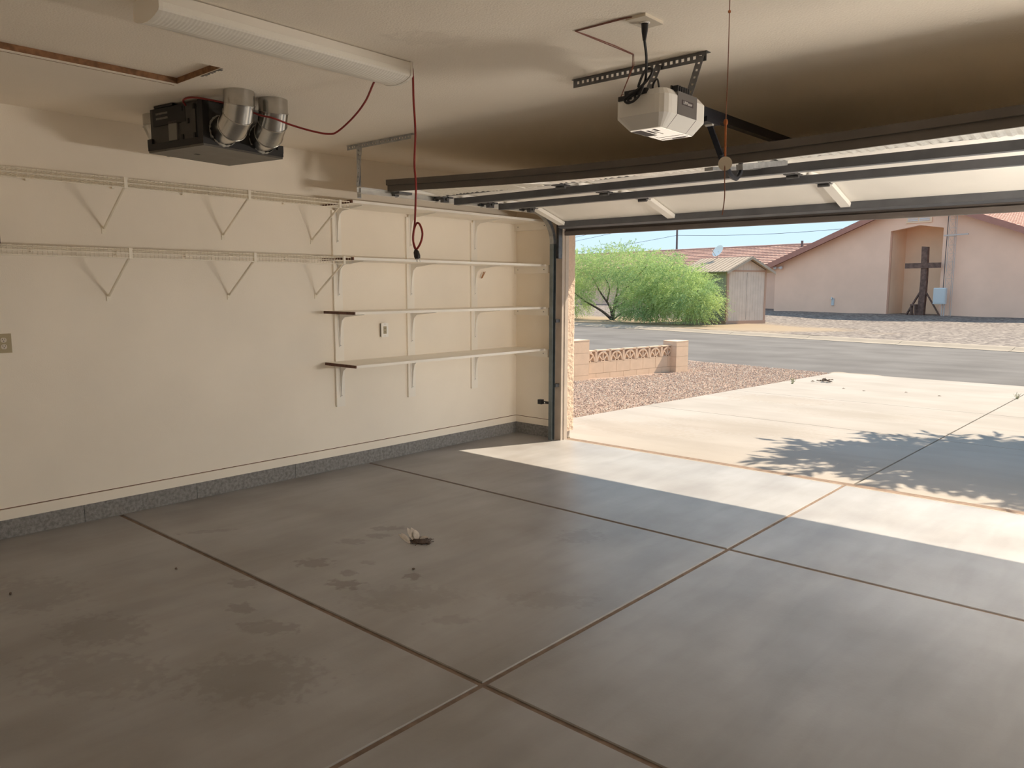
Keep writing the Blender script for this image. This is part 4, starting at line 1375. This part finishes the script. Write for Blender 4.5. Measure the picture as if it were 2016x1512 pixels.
for k in range(4):
    for (ua, ub) in ((-15.02, -14.50), (-14.42, -13.90)):
        MB(UV).prism([(CV - .10, 5.02 + .085 * k), (CV - .05, 5.02 + .085 * k + .065), (CV - .045, 5.02 + .085 * k + .055), (CV - .095, 5.02 + .085 * k - .01)], 'x', ua, ub).build('louvre', 'vent_white', ve)
fl = MB(UV).box(-22.72, -22.5, CV - .09, CV, 2.70, 2.80).build('floodlight', 'vent_white', ch)
for u in (-22.82, -22.42):
    MB(UV).ball((u, CV - .18, 2.74), .11, .13, .10, 8, 6).build('lamp_head', 'vent_white', fl)
MB(UV).box(-19.10, -18.95, CV - .06, CV, .55, .95).tube([(-19.05, CV - .03, .95), (-19.05, CV - .12, 1.0), (-19.05, CV - .16, .88)], .035, 6).build('wall_spigot', 'box_grey', ch)

# wing with the long tiled roof
wg = empty('church_wing', UV(-32, 48, .1), 'long low pink wing with striped red tile roof behind the shed', 'building')
WEV, WRV = 45.6, 50.6
MB(UV).box(-60, EU + .1, 46.3, 55, -.1, 3.0).build('wing_wall', 'church_stucco', wg)
wa, wz0, wz1 = -60, 3.02, 4.50
tiles('roof_tiles', UV(wa, WEV, wz0), dirv(1, 0, 0), dirv(0, WRV - WEV, wz1 - wz0), 37.5, math.hypot(WRV - WEV, wz1 - wz0), wg, step=.085, rowh=.46, amp=.01)
MB(UV).add([(wa, WEV + .1, wz0 - .02), (EU + .4, WEV + .1, wz0 - .02), (EU + .4, WRV, wz1), (wa, WRV, wz1), (wa, 55.6, wz0), (EU + .4, 55.6, wz0)], [(0, 1, 2, 3), (3, 2, 5, 4)]).build('roof_deck', 'fascia', wg)
MB(UV).box(wa, EU + .3, WEV + .02, WEV + .08, wz0 - .18, wz0 + .06).build('eave_fascia', 'fascia', wg)
MB(UV).tube([(wa, WRV, wz1 + .05), (EU + .4, WRV, wz1 + .05)], .10, 8).build('ridge_tiles', 'tile_red', wg)
MB(UV).tube([(-25.75, 50.0, 4.3), (-25.75, 50.0, 4.78)], .08, 8).build('vent_pipe', 'pole_wood', wg)

# wooden cross leaning upright in the niche
cr = empty('wooden_cross', UV(-13.95, 42.62, .14), 'tall dark timber cross standing in the church niche', 'cross')
MB(UV).prism([(-14.13, .08), (-13.80, .08), (-13.76, 1.9), (-13.80, 3.66), (-14.10, 3.68), (-14.06, 1.9)], 'y', 42.48, 42.70).build('upright', 'cross_wood', cr)
MB(UV).prism([(-14.88, 2.56), (-13.08, 2.58), (-13.08, 2.84), (-14.88, 2.83)], 'y', 42.44, 42.50).build('crossbeam', 'cross_wood', cr)
MB(UV).bar((-14.10, 42.6, 1.30), (-14.80, 42.75, .13), .09, .07).build('prop', 'cross_wood', cr)
MB(UV).bar((-13.80, 42.6, 1.36), (-13.10, 42.75, .13), .09, .07).build('prop', 'cross_wood', cr)
sl_ = empty('wooden_stool', UV(-14.27, 42.4, .13), 'small dark wooden stool at the foot of the cross', 'stool')
MB(UV).box(-14.42, -14.12, 42.30, 42.55, .64, .70).build('seat', 'cross_wood', sl_)
for (u, v) in ((-14.38, 42.33), (-14.16, 42.33), (-14.38, 42.52), (-14.16, 42.52)):
    MB(UV).box(u - .03, u + .03, v - .03, v + .03, .09, .64).build('leg', 'cross_wood', sl_)

# lattice antenna mast with service box
tw = empty('lattice_mast', UV(-12.72, 42.5, .12), 'slim grey lattice antenna mast in front of the church wall', 'mast')
legs = ((-12.78, 42.42), (-12.42, 42.42), (-12.60, 42.66))
for (u, v) in legs:
    MB(UV).tube([(u, v, .08), (u, v, 7.4)], .014, 6).build('mast_leg', 'tower_metal', tw)
k = 0
z = 1.6
while z < 7.2:
    for i in range(3):
        a, b_ = legs[i], legs[(i + 1) % 3]
        MB(UV).bar((a[0], a[1], z), (b_[0], b_[1], z), .010, .010).build('rung', 'tower_metal', tw)
        MB(UV).bar((a[0], a[1], z), (b_[0], b_[1], z + .42), .008, .008).build('lacing', 'tower_metal', tw)
    z += .42
MB(UV).bar((-12.98, 42.36, 4.17), (-11.83, 42.36, 4.20), .07, .07).build('cross_arm', 'tower_metal', tw)
MB(UV).tube([(-12.85, 42.38, 1.5), (-12.85, 42.38, 3.0), (-12.83, 42.38, 5.0), (-12.82, 42.38, 7.3)], .018, 6).build('cable', 'wire_black', tw)
bxo = empty('service_box', UV(-12.9, 42.3, .75), 'pale grey utility box beside the lattice mast', 'utility box')
MB(UV).bbox(-13.21, -12.62, 42.14, 42.33, .74, 1.56, .03).build('cabinet', 'box_grey', bxo)
MB(UV).box(-13.17, -12.66, 42.125, 42.145, .79, 1.52).build('door', 'box_grey', bxo)
for u in (-12.80, -12.68):
    MB(UV).box(u - .02, u + .02, 42.24, 42.30, .08, .76).build('leg', 'tower_metal', bxo)

# ------------------------------------------------------------------ garden shed
SA, SB = Vector((-15.95, 29.0)), Vector((-15.52, 31.2))
sdv = (SB - SA).normalized()
snv = Vector((-sdv.y, sdv.x))
SW_ = (SB - SA).length


def TS(p_, q_, z):
    c = SA + sdv * p_ + snv * q_
    return UV(c.x, c.y, z)


sh = empty('garden_shed', TS(SW_ / 2, 1.4, 0), 'weathered tan wooden garden shed with a gable roof beside the bush', 'shed')
SD = 2.9
MB(TS).box(.03, SW_ - .03, .03, SD, -.1, 2.3).build('side_walls', 'shed_side', sh)
MB(TS).box(-.03, SW_ + .03, -.03, SD + .03, -.15, .10).build('floor_skid', 'shed_trim', sh)
nb = 15
for k in range(nb):
    a, b_ = SW_ * k / nb, SW_ * (k + 1) / nb
    f_ = lambda p_: 2.3 + .50 * (1 - abs(p_ - SW_ / 2) / (SW_ / 2))
    MB(TS).prism([(a + .003, .1), (b_ - .003, .1), (b_ - .003, f_(b_ - .003)), (a + .003, f_(a + .003))], 'y', .0, .03).build('siding_board', 'shed_wall', sh)
for k in range(18):
    q0 = .05 + (SD - .05) * k / 18
    MB(TS).box(.012, .031, q0 + .006, q0 + (SD - .05) / 18 - .006, .1, 2.28).build('siding_board', 'shed_side', sh)
for (a, b_) in ((-.012, .09), (SW_ - .09, SW_ + .012)):
    MB(TS).box(a, b_, -.018, .02, .1, 2.34).build('corner_trim', 'shed_trim', sh)
MB(TS).box(.09, SW_ - .09, -.018, .0, 2.24, 2.31).build('lintel_trim', 'shed_trim', sh)
MB(TS).box(.010, .02, -.01, .09, .1, 2.3).build('corner_trim', 'shed_trim', sh)
RZs = 2.86
for sgn in (0, 1):
    pa, pb = (SW_ / 2, -.26) if sgn == 0 else (SW_ / 2, SW_ + .26)
    zb = 2.21
    MB(TS).add([(pa, -.28, RZs), (pb, -.28, zb), (pb, SD + .2, zb), (pa, SD + .2, RZs), (pa, -.28, RZs + .035), (pb, -.28, zb + .035), (pb, SD + .2, zb + .035), (pa, SD + .2, RZs + .035)],
               [(0, 1, 2, 3), (4, 5, 6, 7), (0, 1, 5, 4), (1, 2, 6, 5), (2, 3, 7, 6), (3, 0, 4, 7)]).build('roof_plane', 'shed_roof', sh)
    MB(TS).add([(pa, -.31, RZs - .08), (pb, -.31, zb - .08), (pb, -.31, zb + .04), (pa, -.31, RZs + .04), (pa, -.28, RZs - .08), (pb, -.28, zb - .08), (pb, -.28, zb + .04), (pa, -.28, RZs + .04)],
               [(0, 1, 2, 3), (4, 5, 6, 7), (0, 1, 5, 4), (2, 3, 7, 6), (0, 3, 7, 4), (1, 2, 6, 5)]).build('barge_board', 'shed_roof', sh)
# ribs of the sheet roofing
for k in range(13):
    q0 = -.25 + (SD + .4) * k / 12
    MB(TS).add([(SW_ / 2, q0, RZs + .035), (-.26, q0, 2.245), (-.26, q0 + .04, 2.245), (SW_ / 2, q0 + .04, RZs + .035), (SW_ / 2, q0, RZs + .055), (-.26, q0, 2.265), (-.26, q0 + .04, 2.265), (SW_ / 2, q0 + .04, RZs + .055)],
               [(4, 5, 6, 7), (0, 1, 5, 4), (1, 2, 6, 5), (2, 3, 7, 6), (3, 0, 4, 7)]).build('roof_rib', 'shed_roof', sh)
dm = MB(TS).box(SW_ / 2 - .004, SW_ / 2 + .004, -.006, .0, .14, 2.2)
dm.build('door_gap', 'hrv_grey', sh)

di = empty('satellite_dish', TS(SW_ / 2, 1.95, 2.9), 'small grey satellite dish on the shed ridge', 'satellite dish')
dc = TS(SW_ / 2, 1.95, 3.22)
dn_ = (UV(-.12, -.85, .50)).normalized()
s1 = dn_.cross(Vector((0, 0, 1))).normalized()
s2 = s1.cross(dn_)
q, f = [dc - dn_ * .05], []
ns = 20
for j, rr in enumerate((.10, .20, .30)):
    for k in range(ns):
        a = 2 * math.pi * k / ns
        q.append(dc + (s1 * math.cos(a) + s2 * math.sin(a)) * rr + dn_ * (-.05 + .8 * rr * rr))
for k in range(ns):
    f.append((0, 1 + k, 1 + (k + 1) % ns))
    for j in range(2):
        f.append((1 + j * ns + k, 1 + j * ns + (k + 1) % ns, 1 + (j + 1) * ns + (k + 1) % ns, 1 + (j + 1) * ns + k))
MB().add(q, f).build('reflector', 'dish_grey', di, smooth=True)
MB().tube([TS(SW_ / 2, 1.95, 2.88), TS(SW_ / 2, 1.95, 3.08), dc - dn_ * .06], .022, 6).build('mount', 'tower_metal', di)
MB().tube([dc - s2 * .27, dc - s2 * .16 + dn_ * .30], .014, 6).ball(tuple(dc - s2 * .15 + dn_ * .30), .035, nu=6, nv=4).build('feed_arm', 'tower_metal', di)

# ------------------------------------------------------------------ utility pole and wires far behind
po = empty('utility_pole', UV(-58.55, 75, 0), 'thin dark utility pole rising behind the wing roof', 'pole')
MB(UV).tube([(-58.5, 75, -.3), (-58.6, 75, 10.5)], [.15, .11], 8).build('shaft', 'pole_wood', po)
for (a, b_, lab) in (((-58.57, 75, 7.85), (-35.0, 75, 7.45), 'thin overhead wire running right from the utility pole'), ((-58.57, 75, 7.85), (-90.0, 78, 6.3), 'lowest thin wire running left from the utility pole behind the bush'), ((-50, 75, 11.0), (-92.0, 75, 6.7), 'middle thin wire slanting over the bush on the left'), ((-50, 75, 11.8), (-92, 75, 7.1), 'topmost thin wire slanting over the bush on the left')):
    pts = [Vector(a).lerp(Vector(b_), k / 10) - Vector((0, 0, .3 * math.sin(math.pi * k / 10))) for k in range(11)]
    tag(MB(UV).tube(pts, .022, 5).build('overhead_wire', 'wire_black', origin=UV(a[0], a[1], a[2])), lab, 'wire', 'overhead wires')

# ------------------------------------------------------------------ trees


def foliage(centres, ntwig, nleaf, ll, lw, droop, in_uv=True, seed=3):
    """feathery twigs of leaflets over ellipsoid crowns; returns a mesh builder"""
    r = np.random.default_rng(seed)
    C = np.array(centres, float)
    w = C[:, 6] / C[:, 6].sum()
    c = C[r.choice(len(C), ntwig, p=w)]
    d = r.normal(size=(ntwig, 3))
    d /= np.linalg.norm(d, axis=1, keepdims=True)
    rad = r.uniform(.12, 1.0, (ntwig, 1)) ** .45
    p0 = c[:, :3] + c[:, 3:6] * d * rad
    low = p0[:, 2] < .12
    p0[low, 2] = .12 + r.uniform(0, .2, low.sum())
    dr = d * np.array([1, 1, .7]) + r.normal(size=(ntwig, 3)) * .45
    dr /= np.linalg.norm(dr, axis=1, keepdims=True)
    L = r.uniform(.35, .75, (ntwig, 1, 1))
    s = (np.arange(nleaf) / nleaf)[None, :, None]
    q = p0[:, None] + dr[:, None] * L * s + np.array([0, 0, -droop]) * s * s * L
    q = q.reshape(-1, 3)
    dd = np.repeat(dr, nleaf, 0)
    k = q[:, 2] > .05
    q, dd = q[k], dd[k]
    n = len(q)
    a = r.normal(size=(n, 3))
    a /= np.linalg.norm(a, axis=1, keepdims=True)
    b = np.cross(a, r.normal(size=(n, 3)))
    b /= np.linalg.norm(b, axis=1, keepdims=True) + 1e-6
    a = (a + dd * .6) * ll * r.uniform(.6, 1.3, (n, 1))
    b = b * lw * r.uniform(.7, 1.3, (n, 1))
    V = np.stack([q, q + a * .5 + b * .5, q + a, q + a * .5 - b * .5], 1).reshape(-1, 3)
    if in_uv:
        V = np.stack([UC * V[:, 0] + US * V[:, 1], -US * V[:, 0] + UC * V[:, 1], V[:, 2]], 1)
    m_ = MB()
    m_.v, m_.f = V.tolist(), np.arange(4 * n).reshape(-1, 4).tolist()
    return m_


def limb(pts, r0, r1):
    P = smooth_path(pts, 4)
    n = len(P)
    return P, [r0 + (r1 - r0) * i / (n - 1) for i in range(n)]


bt = empty('desert_tree', UV(-21.6, 27.7, .0), 'large bright green feathery desert tree spreading beside the shed', 'tree')
cen = [(-21.3, 27.8, 2.55, 2.3, 1.7, 1.0, 1.1), (-24.2, 27.9, 2.45, 2.2, 1.7, .95, .9), (-18.9, 27.4, 2.2, 1.7, 1.5, .95, .9), (-26.5, 28.0, 1.9, 1.8, 1.6, 1.2, .7),
       (-17.2, 27.1, 1.55, 1.6, 1.2, 1.2, 1.1), (-16.1, 26.9, 1.05, 1.15, 1.0, .95, .8), (-18.3, 26.6, .9, 1.5, .9, .8, .75), (-19.2, 26.9, .75, .9, .8, .75, .5), (-24.3, 27.5, 1.05, 1.1, .9, .8, .5), (-25.9, 27.4, 1.0, 1.3, 1.0, .6, .25)]
fo_ = foliage(cen, 7600, 28, .058, .024, .45).build('foliage', 'leaf_green', bt)
fo_['kind'] = 'stuff'
base = (-21.9, 28.0, -.05)
lm = ([base, (-22.1, 28.0, .6), (-22.8, 28.0, 1.3), (-23.6, 28.0, 2.3)], [base, (-21.7, 27.9, .5), (-21.2, 27.8, 1.2), (-20.3, 27.8, 1.9), (-19.6, 27.8, 2.5)],
      [base, (-21.9, 28.1, .7), (-21.7, 28.1, 1.6), (-21.9, 28.1, 2.6)], [base, (-22.6, 27.9, .4), (-23.9, 27.9, .9), (-25.2, 27.9, 1.6)], [(-21.6, 27.9, .55), (-20.8, 27.7, .9), (-20.4, 27.7, 1.6), (-20.9, 27.7, 2.3)],
      [(-22.3, 28, .9), (-22.2, 28, 1.6), (-22.9, 28, 2.4)], [(-21.3, 27.8, 1.1), (-20.6, 27.7, 1.2), (-19.5, 27.5, 1.5), (-18.5, 27.3, 1.8)], [base, (-20.9, 27.6, .3), (-19.3, 27.2, .6), (-17.6, 27.0, 1.2)])
for i, L_ in enumerate(lm):
    P, R = limb([UV(*q_) for q_ in L_], .085 if i < 4 else .05, .015)
    MB().tube(P, R, 7).build('limb', 'bark', bt)

dt = empty('shade_tree', (8.3, 12.2, -.1), 'leafy tree right of the driveway that throws dappled shade', 'tree')
cen2 = [(6.5, 11.2, 3.9, 1.5, 1.25, .8, 1.6), (7.9, 11.0, 4.3, 1.7, 1.5, 1.0, 1.6), (5.35, 10.9, 3.7, .9, .45, .4, .45), (6.3, 12.6, 4.3, .8, .4, .4, .35), (4.7, 10.0, 3.6, .95, .30, .22, .4), (4.9, 10.7, 3.7, 1.0, .38, .25, .45), (5.3, 11.9, 3.9, .9, .25, .25, .22), (7.2, 13.4, 4.6, 1.1, .7, .5, .6), (9.3, 11.8, 4.4, 1.6, 1.6, 1.1, 1.2)]
f2 = foliage(cen2, 2300, 18, .16, .075, .4, False, seed=9).build('foliage', 'leaf_dark', dt)
f2['kind'] = 'stuff'
P, R = limb([(8.3, 12.2, -.15), (8.25, 12.1, 1.2), (8.1, 11.9, 2.4), (7.9, 11.5, 3.6)], .13, .05)
MB().tube(P, R, 8).build('trunk', 'bark', dt)
for L_ in ([(8.2, 12.0, 1.8), (7.4, 11.7, 2.8), (6.4, 11.3, 3.6), (5.4, 10.9, 3.8)], [(8.15, 12.0, 2.2), (8.9, 11.9, 3.2), (9.6, 11.8, 4.2)], [(8.1, 11.9, 2.4), (7.6, 12.6, 3.4), (7.1, 13.3, 4.4)]):
    P, R = limb(L_, .06, .015)
    MB().tube(P, R, 6).build('limb', 'bark', dt)
